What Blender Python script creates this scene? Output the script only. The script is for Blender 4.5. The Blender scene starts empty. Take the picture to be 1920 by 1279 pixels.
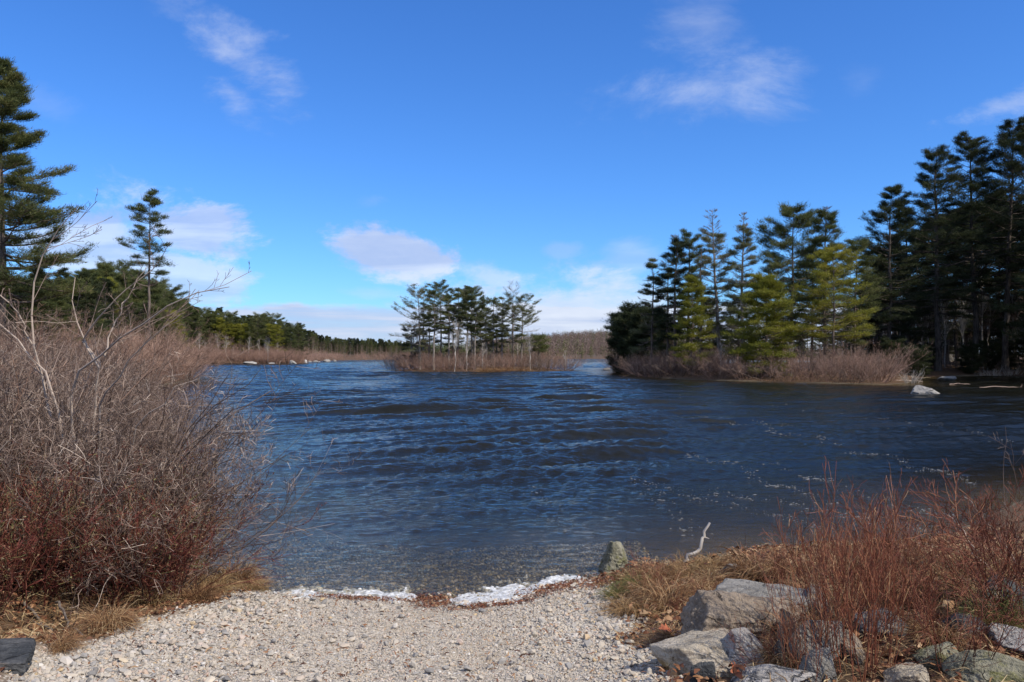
import bpy, math, random
import numpy as np

# ------------------------------------------------------------------ camera, world, sun, exposure
F, HZ, CH = 1550.0, 668.0, 2.2          # focal length in photo pixels, horizon row, eye height above the water
scene = bpy.context.scene
COL = scene.collection
cam_d = bpy.data.cameras.new('camera'); cam = bpy.data.objects.new('camera', cam_d); COL.objects.link(cam)
cam_d.sensor_width = 36.0; cam_d.lens = 36.0 * F / 1920
cam_d.shift_y = (HZ - 639.5) / 1920
cam_d.clip_start = 0.1; cam_d.clip_end = 9000
cam.location = (0, 0, CH); cam.rotation_euler = (math.pi / 2, 0, 0)
scene.camera = cam
scene.view_settings.view_transform = 'Standard'; scene.view_settings.look = 'None'
scene.view_settings.gamma = 1; scene.view_settings.exposure = 0.3
scene.cycles.max_bounces = 8; scene.cycles.transparent_max_bounces = 12
scene.cycles.caustics_reflective = False; scene.cycles.caustics_refractive = False
scene.cycles.sample_clamp_indirect = 4

SUN = np.array([0.82, -0.57, 0.0]); SUN /= np.linalg.norm(SUN); SEL = math.radians(46)
SUNV = np.array([SUN[0] * math.cos(SEL), SUN[1] * math.cos(SEL), math.sin(SEL)])
sd = bpy.data.lights.new('sun', 'SUN'); so = bpy.data.objects.new('sun', sd); COL.objects.link(so)
sd.energy = 4.3; sd.angle = math.radians(0.53); sd.color = (1.0, 0.91, 0.78)
from mathutils import Vector
so.rotation_euler = Vector(SUNV).to_track_quat('Z', 'Y').to_euler()

world = bpy.data.worlds.new('World'); scene.world = world; world.use_nodes = True
wt = world.node_tree; wt.nodes.clear()


class NT:
    """small helper that writes node arithmetic"""
    def __init__(s, t): s.t = t
    def node(s, k, **kw):
        n = s.t.nodes.new(k)
        for a, b in kw.items(): setattr(n, a, b)
        return n
    def put(s, sock, v):
        if hasattr(v, 'is_linked'): s.t.links.new(v, sock)
        else: sock.default_value = v
    def m(s, op, a, b=0.0, c=0.0, clamp=False):
        n = s.node('ShaderNodeMath', operation=op, use_clamp=clamp)
        s.put(n.inputs[0], a); s.put(n.inputs[1], b); s.put(n.inputs[2], c)
        return n.outputs[0]
    def mixc(s, f, a, b, mode='MIX'):
        n = s.node('ShaderNodeMix', data_type='RGBA', blend_type=mode)
        s.put(n.inputs[0], f); s.put(n.inputs[6], a); s.put(n.inputs[7], b)
        return n.outputs[2]
    def noise(s, vec, scale, detail=4, rough=0.55, dist=0.0):
        n = s.node('ShaderNodeTexNoise')
        if vec is not None: s.put(n.inputs['Vector'], vec)
        n.inputs['Scale'].default_value = scale; n.inputs['Detail'].default_value = detail
        n.inputs['Roughness'].default_value = rough; n.inputs['Distortion'].default_value = dist
        return n.outputs['Fac']
    def ss(s, v, a, b):
        n = s.node('ShaderNodeMapRange', interpolation_type='SMOOTHSTEP')
        s.put(n.inputs[0], v); n.inputs[1].default_value = a; n.inputs[2].default_value = b
        return n.outputs[0]
    def comb(s, x, y, z):
        n = s.node('ShaderNodeCombineXYZ'); s.put(n.inputs[0], x); s.put(n.inputs[1], y); s.put(n.inputs[2], z)
        return n.outputs[0]
    def ramp(s, f, stops, interp='LINEAR'):
        n = s.node('ShaderNodeValToRGB'); n.color_ramp.interpolation = interp
        e = n.color_ramp.elements
        while len(e) > 1: e.remove(e[-1])
        e[0].position = stops[0][0]; e[0].color = (*stops[0][1], 1)
        for p, c in stops[1:]:
            x = e.new(p); x.color = (*c, 1)
        s.put(n.inputs[0], f)
        return n.outputs[0]


W = NT(wt)
wout = W.node('ShaderNodeOutputWorld'); wbg = W.node('ShaderNodeBackground')
wt.links.new(wbg.outputs[0], wout.inputs[0])
sky = W.node('ShaderNodeTexSky', sky_type='NISHITA'); sky.sun_disc = False
sky.sun_elevation = SEL; sky.sun_rotation = math.atan2(SUN[0], SUN[1])
sky.altitude = 100; sky.air_density = 1.0; sky.dust_density = 0.3; sky.ozone_density = 2.0
tc = W.node('ShaderNodeTexCoord'); sp = W.node('ShaderNodeSeparateXYZ'); wt.links.new(tc.outputs['Generated'], sp.inputs[0])
dx, dy, dz = sp.outputs
yy = W.m('MAXIMUM', dy, 0.02)
U = W.m('DIVIDE', dx, yy); V = W.m('DIVIDE', dz, yy)
front = W.ss(dy, 0.05, 0.3)
uv = W.comb(U, V, 0.0)
nzA = W.noise(W.comb(U, W.m('MULTIPLY', V, 1.8), 0.3), 5.0, 10, 0.66, 0.25)
nzB = W.noise(W.comb(W.m('MULTIPLY', U, 0.35), W.m('MULTIPLY', V, 3.2), 1.7), 9.0, 6, 0.55, 0.3)


def cloud(px, py, hw, hh, ang, amt, thr=0.0, soft=0.55):
    """an elliptical patch of cloud round a direction, torn by noise"""
    u0, v0 = (px - 960) / F, (HZ - py) / F
    a = math.radians(ang); c, s_ = math.cos(a), math.sin(a)
    du = W.m('SUBTRACT', U, u0); dv = W.m('SUBTRACT', V, v0)
    p = W.m('DIVIDE', W.m('ADD', W.m('MULTIPLY', du, c), W.m('MULTIPLY', dv, s_)), hw / F)
    q = W.m('DIVIDE', W.m('SUBTRACT', W.m('MULTIPLY', dv, c), W.m('MULTIPLY', du, s_)), hh / F)
    r = W.m('SQRT', W.m('ADD', W.m('MULTIPLY', p, p), W.m('MULTIPLY', q, q)))
    body = W.m('SUBTRACT', 1.0, r)
    v = W.m('ADD', body, W.m('MULTIPLY', W.m('SUBTRACT', nzA, 0.5), 3.3))
    return W.m('MULTIPLY', W.ss(v, thr, thr + soft), amt)


cl = None
for args in [(420, 88, 230, 78, -38, .50, -.1, 1.1), (430, 170, 90, 50, -40, .34, 0, .9), (320, 20, 120, 70, -20, .30, 0, 1.0),
             (1315, 172, 200, 80, 5, .38, -.05, 1.2), (1320, 50, 110, 150, -10, .28, 0, 1.3), (1620, 150, 70, 60, 0, .07, .2, .9),
             (1900, 195, 170, 38, 14, .36, 0, .9),
             (175, 430, 170, 120, 0, .66, 0, .6), (372, 440, 135, 55, -4, .68, -.1, .45), (330, 515, 150, 60, -12, .62, -.1, .5),
             (738, 480, 140, 56, -12, .80, -.05, .42), (1045, 468, 50, 22, 0, .25, .1, .7), (700, 376, 55, 18, 5, .14, .1, .9),
             (930, 525, 140, 40, -20, .5, .1, .7), (1060, 588, 320, 78, -4, .74, -.15, .7), (1190, 490, 70, 50, 0, .28, .2, .9),
             (700, 550, 90, 18, 0, .22, .1, .8), (90, 200, 120, 50, -20, .1, .2, .9)]:
    c_ = cloud(*args)
    cl = c_ if cl is None else W.m('MAXIMUM', cl, c_)
# low bank of stratus along the horizon
lowm = W.m('MULTIPLY', W.ss(W.m('ADD', V, W.m('MULTIPLY', W.m('SUBTRACT', nzA, .5), .05)), 0.064, 0.054), 0.93)
lowm = W.m('MULTIPLY', lowm, W.m('ADD', .70, W.m('MULTIPLY', W.ss(nzB, .35, .5), .30)))
cl = W.m('MULTIPLY', W.m('MAXIMUM', cl, lowm), front)
# unseen broken cloud, added overhead and behind to make the ambient light neutral
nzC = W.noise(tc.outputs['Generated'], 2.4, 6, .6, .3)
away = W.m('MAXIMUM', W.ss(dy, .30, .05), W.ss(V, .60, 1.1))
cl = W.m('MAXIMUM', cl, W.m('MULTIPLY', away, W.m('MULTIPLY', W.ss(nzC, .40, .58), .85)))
skyc = W.node('ShaderNodeHueSaturation'); skyc.inputs['Saturation'].default_value = 1.12
skyc.inputs['Value'].default_value = 1.0
wt.links.new(sky.outputs[0], skyc.inputs['Color'])
skycol = W.mixc(1.0, skyc.outputs[0], (.63, 1.13, 1.86, 1), 'MULTIPLY')
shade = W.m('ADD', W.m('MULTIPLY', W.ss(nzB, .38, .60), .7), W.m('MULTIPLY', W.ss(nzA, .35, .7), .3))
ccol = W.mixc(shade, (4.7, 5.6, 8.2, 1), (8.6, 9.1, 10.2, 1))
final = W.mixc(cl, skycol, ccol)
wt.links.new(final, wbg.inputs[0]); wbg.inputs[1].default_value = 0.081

# ------------------------------------------------------------------ numeric helpers
def hash2(ix, iy, s):
    n = (ix * 374761393 + iy * 668265263 + s * 974634777) & 0xFFFFFFFF
    n = ((n ^ (n >> 13)) * 1274126177) & 0xFFFFFFFF
    return ((n ^ (n >> 16)) & 0xFFFFFF) / float(0xFFFFFF)


def vnoise(x, y, s=0):
    x = np.asarray(x, float); y = np.asarray(y, float)
    ix = np.floor(x).astype(np.int64); iy = np.floor(y).astype(np.int64)
    fx = x - ix; fy = y - iy; fx = fx * fx * (3 - 2 * fx); fy = fy * fy * (3 - 2 * fy)
    a = hash2(ix, iy, s); b = hash2(ix + 1, iy, s); c = hash2(ix, iy + 1, s); d = hash2(ix + 1, iy + 1, s)
    return (a * (1 - fx) + b * fx) * (1 - fy) + (c * (1 - fx) + d * fx) * fy - 0.5


def fbm(x, y, s=0, o=4, g=0.5):
    r = 0; a = 1
    for i in range(o):
        r = r + a * vnoise(x * 2 ** i, y * 2 ** i, s + i * 17); a *= g
    return r


def nrm(v): return v / np.maximum(np.linalg.norm(v, axis=-1, keepdims=True), 1e-9)
def sstep(v, a, b):
    t = np.clip((v - a) / (b - a), 0, 1); return t * t * (3 - 2 * t)


def mesh(name, V, quads=None, tris=None, mat=None, smooth=False, var=None, attrs=None):
    """numpy arrays to one mesh datablock; var = one number per face"""
    V = np.asarray(V, np.float32).reshape(-1, 3)
    li, tot = [], []
    if quads is not None and len(quads):
        q = np.asarray(quads, np.int32).reshape(-1, 4); li.append(q.ravel()); tot.append(np.full(len(q), 4, np.int32))
    if tris is not None and len(tris):
        t = np.asarray(tris, np.int32).reshape(-1, 3); li.append(t.ravel()); tot.append(np.full(len(t), 3, np.int32))
    li = np.concatenate(li); tot = np.concatenate(tot); st = np.concatenate([[0], np.cumsum(tot)[:-1]]).astype(np.int32)
    me = bpy.data.meshes.new(name)
    me.vertices.add(len(V)); me.vertices.foreach_set('co', V.ravel())
    me.loops.add(len(li)); me.loops.foreach_set('vertex_index', li)
    me.polygons.add(len(tot)); me.polygons.foreach_set('loop_start', st); me.polygons.foreach_set('loop_total', tot)
    me.polygons.foreach_set('use_smooth', np.full(len(tot), smooth, bool))
    if var is not None:
        a = me.attributes.new('var', 'FLOAT', 'FACE'); a.data.foreach_set('value', np.asarray(var, np.float32))
    for k, v in (attrs or {}).items():
        a = me.attributes.new(k, 'FLOAT', 'POINT'); a.data.foreach_set('value', np.asarray(v, np.float32))
    me.update(calc_edges=True)
    if mat: me.materials.append(mat)
    return me


def obj(name, me, parent=None, loc=None, label=None, cat=None, group=None, kind=None):
    o = bpy.data.objects.new(name, me); COL.objects.link(o)
    if parent: o.parent = parent
    if loc is not None: o.location = loc
    tag(o, label, cat, group, kind)
    return o


def tag(o, label=None, cat=None, group=None, kind=None):
    if label: o['label'] = label
    if cat: o['category'] = cat
    if group: o['group'] = group
    if kind: o['kind'] = kind
    return o


class Geo:
    """collects pieces of one mesh"""
    def __init__(s): s.V, s.Q, s.T, s.qv, s.tv, s.n = [], [], [], [], [], 0
    def add(s, V, Q=None, T=None, var=0.5):
        V = V.reshape(-1, 3)
        if Q is not None: s.Q.append(Q.reshape(-1, 4) + s.n); s.qv.append(np.broadcast_to(var, (Q.size // 4,)) if np.ndim(var) == 0 else var)
        if T is not None: s.T.append(T.reshape(-1, 3) + s.n); s.tv.append(np.broadcast_to(var, (T.size // 3,)) if np.ndim(var) == 0 else var)
        s.V.append(V); s.n += len(V)
    def mesh(s, name, mat, smooth=False):
        V = np.concatenate(s.V)
        Q = np.concatenate(s.Q) if s.Q else None; T = np.concatenate(s.T) if s.T else None
        var = np.concatenate([*s.qv, *s.tv])
        return mesh(name, V, Q, T, mat, smooth, var)


def tubes(g, P, R, sides=3, var=0.5, rng=None):
    n, k = P.shape[:2]
    T = np.gradient(P, axis=1); T = nrm(T)
    a = np.array([0.31, 0.52, 0.17]) if rng is None else rng.normal(size=(n, 1, 3))
    n1 = nrm(np.cross(T, np.broadcast_to(a, T.shape))); n2 = np.cross(T, n1)
    th = np.arange(sides) * 2 * math.pi / sides
    ring = P[:, :, None] + R[:, :, None, None] * (np.cos(th)[:, None] * n1[:, :, None] + np.sin(th)[:, None] * n2[:, :, None])
    idx = np.arange(n * k * sides).reshape(n, k, sides)
    nx = np.roll(idx, -1, axis=2)
    Q = np.stack([idx[:, :-1], nx[:, :-1], nx[:, 1:], idx[:, 1:]], axis=-1)
    v = var if np.ndim(var) == 0 else np.repeat(var, (k - 1) * sides)
    g.add(ring, Q=Q, var=v)


def ribbons(g, P, Wd, side, var=0.5):
    n, k = P.shape[:2]
    L = P - side[:, None] * Wd[:, :, None] / 2; Rr = P + side[:, None] * Wd[:, :, None] / 2
    Vv = np.stack([L, Rr], axis=2); idx = np.arange(n * k * 2).reshape(n, k, 2)
    Q = np.stack([idx[:, :-1, 0], idx[:, :-1, 1], idx[:, 1:, 1], idx[:, 1:, 0]], axis=-1)
    g.add(Vv, Q=Q, var=var if np.ndim(var) == 0 else np.repeat(var, k - 1))


def blades(g, C, D, L, Wd, rng, var):
    side = nrm(np.cross(D, rng.normal(size=D.shape)))
    Vv = np.stack([C - side * Wd[:, None] / 2, C + side * Wd[:, None] / 2, C + D * L[:, None]], axis=1)
    g.add(Vv, T=np.arange(len(C) * 3).reshape(-1, 3), var=var)


def sample(P, t):
    """point and tangent at fraction t on polylines P (n,k,3)"""
    k = P.shape[1]; f = np.clip(t, 0, .9999) * (k - 1); i = f.astype(int); w = (f - i)[:, None]
    r = np.arange(len(P)); a, b = P[r, i], P[r, i + 1]
    return a * (1 - w) + b * w, nrm(b - a)


def grow(P, R, nc, t0, t1, ang, lenf, rng, k=4, up=0.0, wig=0.15, rf=0.6, keep=1.0):
    n = len(P); idx = np.repeat(np.arange(n), nc); t = rng.uniform(t0, t1, len(idx))
    if keep < 1:
        m = rng.random(len(idx)) < keep; idx, t = idx[m], t[m]
    pos, tan = sample(P[idx], t)
    plen = np.linalg.norm(np.diff(P, axis=1), axis=2).sum(1)[idx]
    rr = R[idx, 0] * (1 - t) + R[idx, -1] * t
    perp = nrm(np.cross(tan, rng.normal(size=tan.shape)))
    a = rng.uniform(ang[0], ang[1], len(idx))[:, None]
    d = nrm(tan * np.cos(a) + perp * np.sin(a))
    L = plen * rng.uniform(*lenf, len(idx)) * (1.15 - 0.6 * t)
    pts = [pos]
    for j in range(1, k):
        d = nrm(d + rng.normal(size=d.shape) * wig + np.array([0, 0, up]))
        pts.append(pts[-1] + d * (L / (k - 1))[:, None])
    C = np.stack(pts, 1)
    Rc = (rr * rf)[:, None] * np.linspace(1, 0.35, k)[None]
    return C, Rc


# ------------------------------------------------------------------ the lie of the land
LAKE = np.array([(-2.35, 7.72), (-1.7, 7.66), (-1.2, 7.6), (-.9, 7.57), (-.5, 7.40), (-.15, 7.55), (.2, 7.86), (.6, 8.1), (.9, 8.2), (1.25, 8.75), (1.6, 8.75), (2.1, 8.85), (2.8, 9.5), (3.7, 9.45),
                 (4.6, 9.6), (5.4, 10.2), (6.5, 11.3), (8, 12.8), (12, 14.5), (19, 18), (26, 28), (34, 43), (43, 60), (50, 74), (56, 83), (57, 92), (53, 93), (46, 90),  # right shore drawn in beyond the frame to carry the added shade pines
                 (39, 80), (33, 69), (29.7, 63.5), (26, 67), (20.6, 72.6), (17, 77.5), (14.1, 87.4), (14.2, 100), (15.5, 125), (17.5, 143), (32, 168), (72, 225),
                 (118, 320), (150, 400), (125, 640), (70, 690), (20, 700), (-50, 690), (-64, 620), (-75, 520), (-92, 450), (-92, 390), (-78, 310),
                 (-66, 262), (-66, 246), (-78, 242), (-96, 238), (-80, 200), (-60, 150), (-42, 105), (-33.5, 85), (-31, 79.5), (-28, 69), (-25, 56), (-17, 38),
                 (-10.6, 26), (-7.0, 17), (-4.9, 12), (-3.7, 9.7), (-3.2, 8.5)], float)
ISL = np.array([(-5 + 14.0 * math.cos(a) * (1 + .05 * math.sin(3 * a)), 126 + 15.5 * math.sin(a)) for a in np.linspace(0, 2 * math.pi, 28, endpoint=False)])


def sdf(x, y, poly):
    """signed distance, positive inside"""
    x = np.asarray(x, float); y = np.asarray(y, float); d = np.full(x.shape, 1e18); ins = np.zeros(x.shape, bool)
    for (ax, ay), (bx, by) in zip(poly, np.roll(poly, -1, 0)):
        ex, ey = bx - ax, by - ay
        t = np.clip(((x - ax) * ex + (y - ay) * ey) / (ex * ex + ey * ey), 0, 1)
        d = np.minimum(d, (x - ax - t * ex) ** 2 + (y - ay - t * ey) ** 2)
        c = ((ay > y) != (by > y))
        ins ^= c & (x < ex * (y - ay) / (ey if ey else 1e-9) + ax)
    return np.where(ins, 1, -1) * np.sqrt(d)


def land(x, y):
    """distance inland from the waterline (negative over the water)"""
    return np.maximum(-sdf(x, y, LAKE), sdf(x, y, ISL))


def ramp_mask(x, y):
    """the gravel ramp between its two grown-over edges"""
    w = fbm(x * 1.7, y * 1.7, 5, 3) * .35
    return sstep(x, -2.58 + w - .12, -2.58 + w + .12) * (1 - sstep(x, .82 + w * .8 - .12, .82 + w * .8 + .12)) * (y < 9)


def H(x, y):
    x = np.asarray(x, float); y = np.asarray(y, float)
    d = land(x, y)
    up = np.where(d > 0, np.where(d < 3.6, .155 * d, .558 + .02 * (d - 3.6)), 0)
    up = np.minimum(up, 1.6 + .0 * d)
    dist = np.hypot(x, y)
    hill = 15 * np.exp(-(((x - 150) / 170) ** 2 + ((y - 1350) / 280) ** 2)) + 18 * np.exp(-(((x - 330) / 260) ** 2 + ((y - 1500) / 350) ** 2)) \
        + 7 * np.exp(-(((x + 30) / 260) ** 2 + ((y - 1300) / 300) ** 2)) + 6 * sstep(dist, 900, 2500)
    hill = hill + 3.0 * sstep(-x, 60, 200) * sstep(y, 60, 200)
    dn = np.where(d < 0, np.maximum(-.10 * -d, -2.6 + .001 * d), 0)
    rm = ramp_mask(x, y)
    near = np.exp(-(np.maximum(dist - 14, 0) / 30) ** 2)
    rough = (1 - rm) * sstep(d, 0.05, .8) * near * (fbm(x * 1.3, y * 1.3, 3, 4) * .13 + .03) + fbm(x * 2.1, y * 2.1, 9, 3) * .03 * near
    bank = (1 - rm) * sstep(x, .9, 2.2) * sstep(d, 0, 1.0) * near * .03
    far = (1 - near) * fbm(x / 18, y / 18, 21, 3) * .5 * sstep(d, 0, 8)
    return up + dn + rough + bank + far + hill * sstep(d, 0, 60)


def axis(lo, a, b, hi, fine, gr=1.13):
    mid = list(np.arange(a, b + 1e-6, fine)); r = []; s = fine; v = b
    while v < hi: s *= gr; v += s; r.append(v)
    l = []; s = fine; v = a
    while v > lo: s *= gr; v -= s; l.append(v)
    return np.array(l[::-1] + mid + r)


# ------------------------------------------------------------------ materials
def mat(name):
    m = bpy.data.materials.new(name); m.use_nodes = True; t = m.node_tree; t.nodes.clear()
    n = NT(t); out = n.node('ShaderNodeOutputMaterial'); return m, n, out


def pbsdf(n, col, rough=.8, spec=.3, normal=None):
    b = n.node('ShaderNodeBsdfPrincipled'); n.put(b.inputs['Base Color'], col); n.put(b.inputs['Roughness'], rough)
    b.inputs['Specular IOR Level'].default_value = spec
    if normal is not None: n.t.links.new(normal, b.inputs['Normal'])
    return b


def bump(n, h, strength=.5, dist=.02, normal=None):
    b = n.node('ShaderNodeBump'); n.put(b.inputs['Height'], h); b.inputs['Strength'].default_value = strength; b.inputs['Distance'].default_value = dist
    if normal is not None: n.t.links.new(normal, b.inputs['Normal'])
    return b.outputs[0]


def attr(n, name): return n.node('ShaderNodeAttribute', attribute_name=name).outputs['Fac']
def pos(n): return n.node('ShaderNodeNewGeometry').outputs['Position']
def objco(n): return n.node('ShaderNodeTexCoord').outputs['Object']
def orand(n): return n.node('ShaderNodeObjectInfo').outputs['Random']


def leafmat(name, stops, trans=.25, rough=.6, orv=.25, spec=.2):
    m, n, out = mat(name)
    v = n.m('ADD', attr(n, 'var'), n.m('MULTIPLY', n.m('SUBTRACT', orand(n), .5), orv), clamp=True)
    c = n.ramp(v, stops)
    b = pbsdf(n, c, rough, spec)
    if trans:
        tr = n.node('ShaderNodeBsdfTranslucent'); n.put(tr.inputs[0], c)
        mx = n.node('ShaderNodeMixShader'); mx.inputs[0].default_value = trans
        n.t.links.new(b.outputs[0], mx.inputs[1]); n.t.links.new(tr.outputs[0], mx.inputs[2]); n.t.links.new(mx.outputs[0], out.inputs[0])
    else: n.t.links.new(b.outputs[0], out.inputs[0])
    return m


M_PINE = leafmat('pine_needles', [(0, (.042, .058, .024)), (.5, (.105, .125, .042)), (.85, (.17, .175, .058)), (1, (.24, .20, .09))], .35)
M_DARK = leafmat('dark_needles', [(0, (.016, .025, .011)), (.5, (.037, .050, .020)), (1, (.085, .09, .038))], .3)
M_YEL = leafmat('yellow_needles', [(0, (.10, .12, .018)), (.5, (.24, .24, .035)), (1, (.36, .31, .06))], .4)
M_LICH = leafmat('sparse_needles', [(0, (.06, .07, .035)), (.5, (.14, .15, .065)), (1, (.30, .27, .15))], .3)
M_TWIG = leafmat('grey_twigs', [(0, (.02, .013, .01)), (.45, (.105, .070, .054)), (.8, (.27, .20, .16)), (1, (.48, .40, .33))], 0)
M_BRUSH = leafmat('brown_brush', [(0, (.09, .05, .036)), (.5, (.235, .14, .105)), (1, (.42, .29, .22))], 0)
M_RED = leafmat('red_twigs', [(0, (.07, .022, .014)), (.5, (.19, .062, .036)), (.8, (.28, .125, .065)), (1, (.33, .21, .11))], 0)
M_HEATH = leafmat('heath_leaves', [(0, (.06, .016, .013)), (.35, (.165, .045, .033)), (.6, (.17, .09, .05)), (.8, (.20, .15, .085)), (.92, (.13, .14, .04)), (1, (.26, .22, .13))], .15, orv=.45)
M_GRASS = leafmat('dry_grass', [(0, (.12, .066, .033)), (.4, (.29, .18, .085)), (.8, (.44, .31, .16)), (1, (.56, .44, .26))], .25)
M_STRAW = leafmat('rusty_grass', [(0, (.07, .03, .018)), (.35, (.20, .10, .048)), (.7, (.36, .22, .11)), (1, (.55, .42, .25))], .25)
M_RTWIG = leafmat('rusty_twigs', [(0, (.04, .022, .016)), (.5, (.165, .095, .068)), (1, (.38, .27, .20))], 0)
M_HILL = leafmat('hill_brush', [(0, (.075, .052, .042)), (.5, (.145, .10, .08)), (1, (.22, .165, .135))], 0)
M_GREEN = leafmat('green_sedge', [(0, (.06, .07, .02)), (.5, (.15, .16, .045)), (1, (.36, .29, .13))], .25)
M_LITTER = leafmat('litter', [(0, (.06, .022, .014)), (.35, (.17, .07, .035)), (.7, (.27, .14, .07)), (1, (.42, .29, .17))], .1)
M_NEEDLE = leafmat('needle_litter', [(0, (.05, .018, .012)), (.5, (.18, .065, .032)), (.9, (.27, .12, .06)), (1, (.34, .2, .1))], 0)
M_BIRCH = leafmat('pale_bark', [(0, (.2, .17, .14)), (.5, (.42, .38, .33)), (1, (.55, .5, .44))], 0)


def barkmat(name, a, b, sc=6):
    m, n, out = mat(name)
    o = objco(n); mp = n.node('ShaderNodeMapping'); n.t.links.new(o, mp.inputs[0]); mp.inputs['Scale'].default_value = (1, 1, .22)
    f = n.noise(mp.outputs[0], sc, 6, .65); f2 = n.noise(o, .6, 3)
    c = n.mixc(n.ss(n.m('ADD', n.m('MULTIPLY', f, .7), n.m('MULTIPLY', f2, .3)), .35, .62), (*a, 1), (*b, 1))
    n.t.links.new(pbsdf(n, c, .9, .15, bump(n, f, .8, .05)).outputs[0], out.inputs[0])
    return m


M_BARK = barkmat('pine_bark', (.055, .042, .034), (.19, .155, .13))
M_SHADE_BARK = barkmat('shaded_pine_bark', (.026, .021, .018), (.12, .10, .085))  # darker copy of the pine bark: shade on the right trunks put into colour
M_GBARK = barkmat('grey_bark', (.10, .088, .078), (.30, .27, .24))
M_PBARK = barkmat('pale_birch_bark', (.22, .19, .17), (.62, .58, .53), 4)


def rockmat(name, base, light, dark, stain=None, stripe=0.0, sc=1.0, moss=0.0):
    m, n, out = mat(name)
    o = objco(n)
    base, light = [tuple(q * .80 for q in t) for t in (base, light)]
    f1 = n.noise(o, 3.2 * sc, 8, .65, .4); f2 = n.noise(o, 22 * sc, 6, .7); f3 = n.noise(o, 90 * sc, 3, .6)
    mp = n.node('ShaderNodeMapping'); n.t.links.new(o, mp.inputs[0]); mp.inputs['Scale'].default_value = (1.2, 6, 14); mp.inputs['Rotation'].default_value = (.5, .35, .3)
    f4 = n.noise(mp.outputs[0], 2.2 * sc, 6, .6, .9)
    c = n.mixc(n.ss(f1, .36, .64), (*base, 1), (*light, 1))
    c = n.mixc(n.m('MULTIPLY', n.ss(f2, .50, .68), .75), c, (*dark, 1))
    c = n.mixc(n.m('MULTIPLY', n.ss(f4, .52, .60), stripe), c, (*dark, 1))
    if stain:
        sp_ = n.node('ShaderNodeSeparateXYZ'); n.t.links.new(o, sp_.inputs[0])
        k = n.m('MULTIPLY', n.ss(n.m('ADD', sp_.outputs[2], n.m('MULTIPLY', f1, .12)), .09, .02), n.ss(n.noise(o, 5, 3), .4, .6))
        c = n.mixc(n.m('MULTIPLY', k, .8), c, (*stain, 1))
    if moss:
        c = n.mixc(n.m('MULTIPLY', n.ss(n.noise(o, 9 * sc, 5, .6), .5, .62), moss), c, (.13, .13, .035, 1))
    c = n.mixc(n.m('MULTIPLY', n.ss(f3, .52, .66), .5), c, (*light, 1))
    wv_ = n.node('ShaderNodeVectorMath', operation='MULTIPLY_ADD'); nc_ = n.node('ShaderNodeTexNoise'); n.t.links.new(o, nc_.inputs['Vector']); nc_.inputs['Scale'].default_value = 7 * sc; nc_.inputs['Detail'].default_value = 4
    n.t.links.new(nc_.outputs['Color'], wv_.inputs[0]); wv_.inputs[1].default_value = (.16 / sc,) * 3; n.t.links.new(o, wv_.inputs[2])
    vo = n.node('ShaderNodeTexVoronoi', feature='DISTANCE_TO_EDGE'); n.t.links.new(wv_.outputs[0], vo.inputs['Vector']); vo.inputs['Scale'].default_value = 2.6 * sc
    crack = n.m('MULTIPLY', n.ss(vo.outputs['Distance'], .014, .003), n.ss(n.noise(o, 5 * sc, 3), .46, .56))
    c = n.mixc(n.m('MULTIPLY', crack, .7), c, (*[q * .35 for q in dark], 1))
    c = n.mixc(n.m('MULTIPLY', n.ss(n.noise(o, 14 * sc, 5, .7), .56, .62), .45), c, (*[q * .55 for q in base], 1))
    h = n.m('ADD', n.m('ADD', n.m('MULTIPLY', f2, .9), n.m('MULTIPLY', crack, -.7)), n.m('ADD', n.m('MULTIPLY', f4, .5), n.m('MULTIPLY', f3, .25)))
    n.t.links.new(pbsdf(n, c, .88, .2, bump(n, h, 1.0, .028 / sc)).outputs[0], out.inputs[0])
    return m


R_PALE = rockmat('pale_rock', (.42, .36, .27), (.58, .51, .41), (.15, .115, .085), stain=(.50, .33, .10), stripe=.5)
R_STRIPE = rockmat('striped_gneiss', (.36, .34, .32), (.52, .49, .46), (.07, .07, .075), stripe=.95)
R_GREY = rockmat('grey_rock', (.22, .21, .19), (.38, .36, .33), (.075, .07, .065), stripe=.45)
R_BROWN = rockmat('brown_rock', (.26, .205, .155), (.40, .33, .26), (.085, .065, .055), stripe=.45)
R_DARK = rockmat('dark_rock', (.055, .06, .065), (.14, .14, .14), (.02, .022, .025), stripe=.5)
R_MOSS = rockmat('mossy_rock', (.23, .22, .15), (.37, .35, .27), (.07, .07, .045), stripe=.6, moss=.7)
R_FAR = rockmat('weathered_boulder', (.30, .285, .26), (.44, .42, .39), (.17, .16, .145), sc=.3)

# ------------------------------------------------------------------ ground and water
xs = axis(-2600, -4.2, 4.6, 2600, .045); ys = axis(-120, 3.2, 11.4, 4200, .045)
X, Y = np.meshgrid(xs, ys)
Z = H(X, Y)
D = land(X, Y)
nx_, ny_ = len(xs), len(ys)
ii = np.arange(nx_ * ny_).reshape(ny_, nx_)
GQ = np.stack([ii[:-1, :-1], ii[:-1, 1:], ii[1:, 1:], ii[1:, :-1]], -1)
m, n, out = mat('ground')
p = pos(n)
ag = attr(n, 'gravel'); ad = attr(n, 'inland'); ah = attr(n, 'hillside')
vor = n.node('ShaderNodeTexVoronoi'); n.t.links.new(p, vor.inputs['Vector']); vor.inputs['Scale'].default_value = 48
vc = n.node('ShaderNodeSeparateColor'); n.t.links.new(vor.outputs['Color'], vc.inputs[0])
grav = n.ramp(vc.outputs[0], [(0, (.14, .12, .10)), (.3, (.30, .26, .21)), (.6, (.41, .36, .29)), (1, (.52, .47, .40))])
grav = n.mixc(n.m('MULTIPLY', n.ss(n.noise(p, 2.0, 4), .45, .7), .5), grav, (.38, .31, .22, 1))
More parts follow.
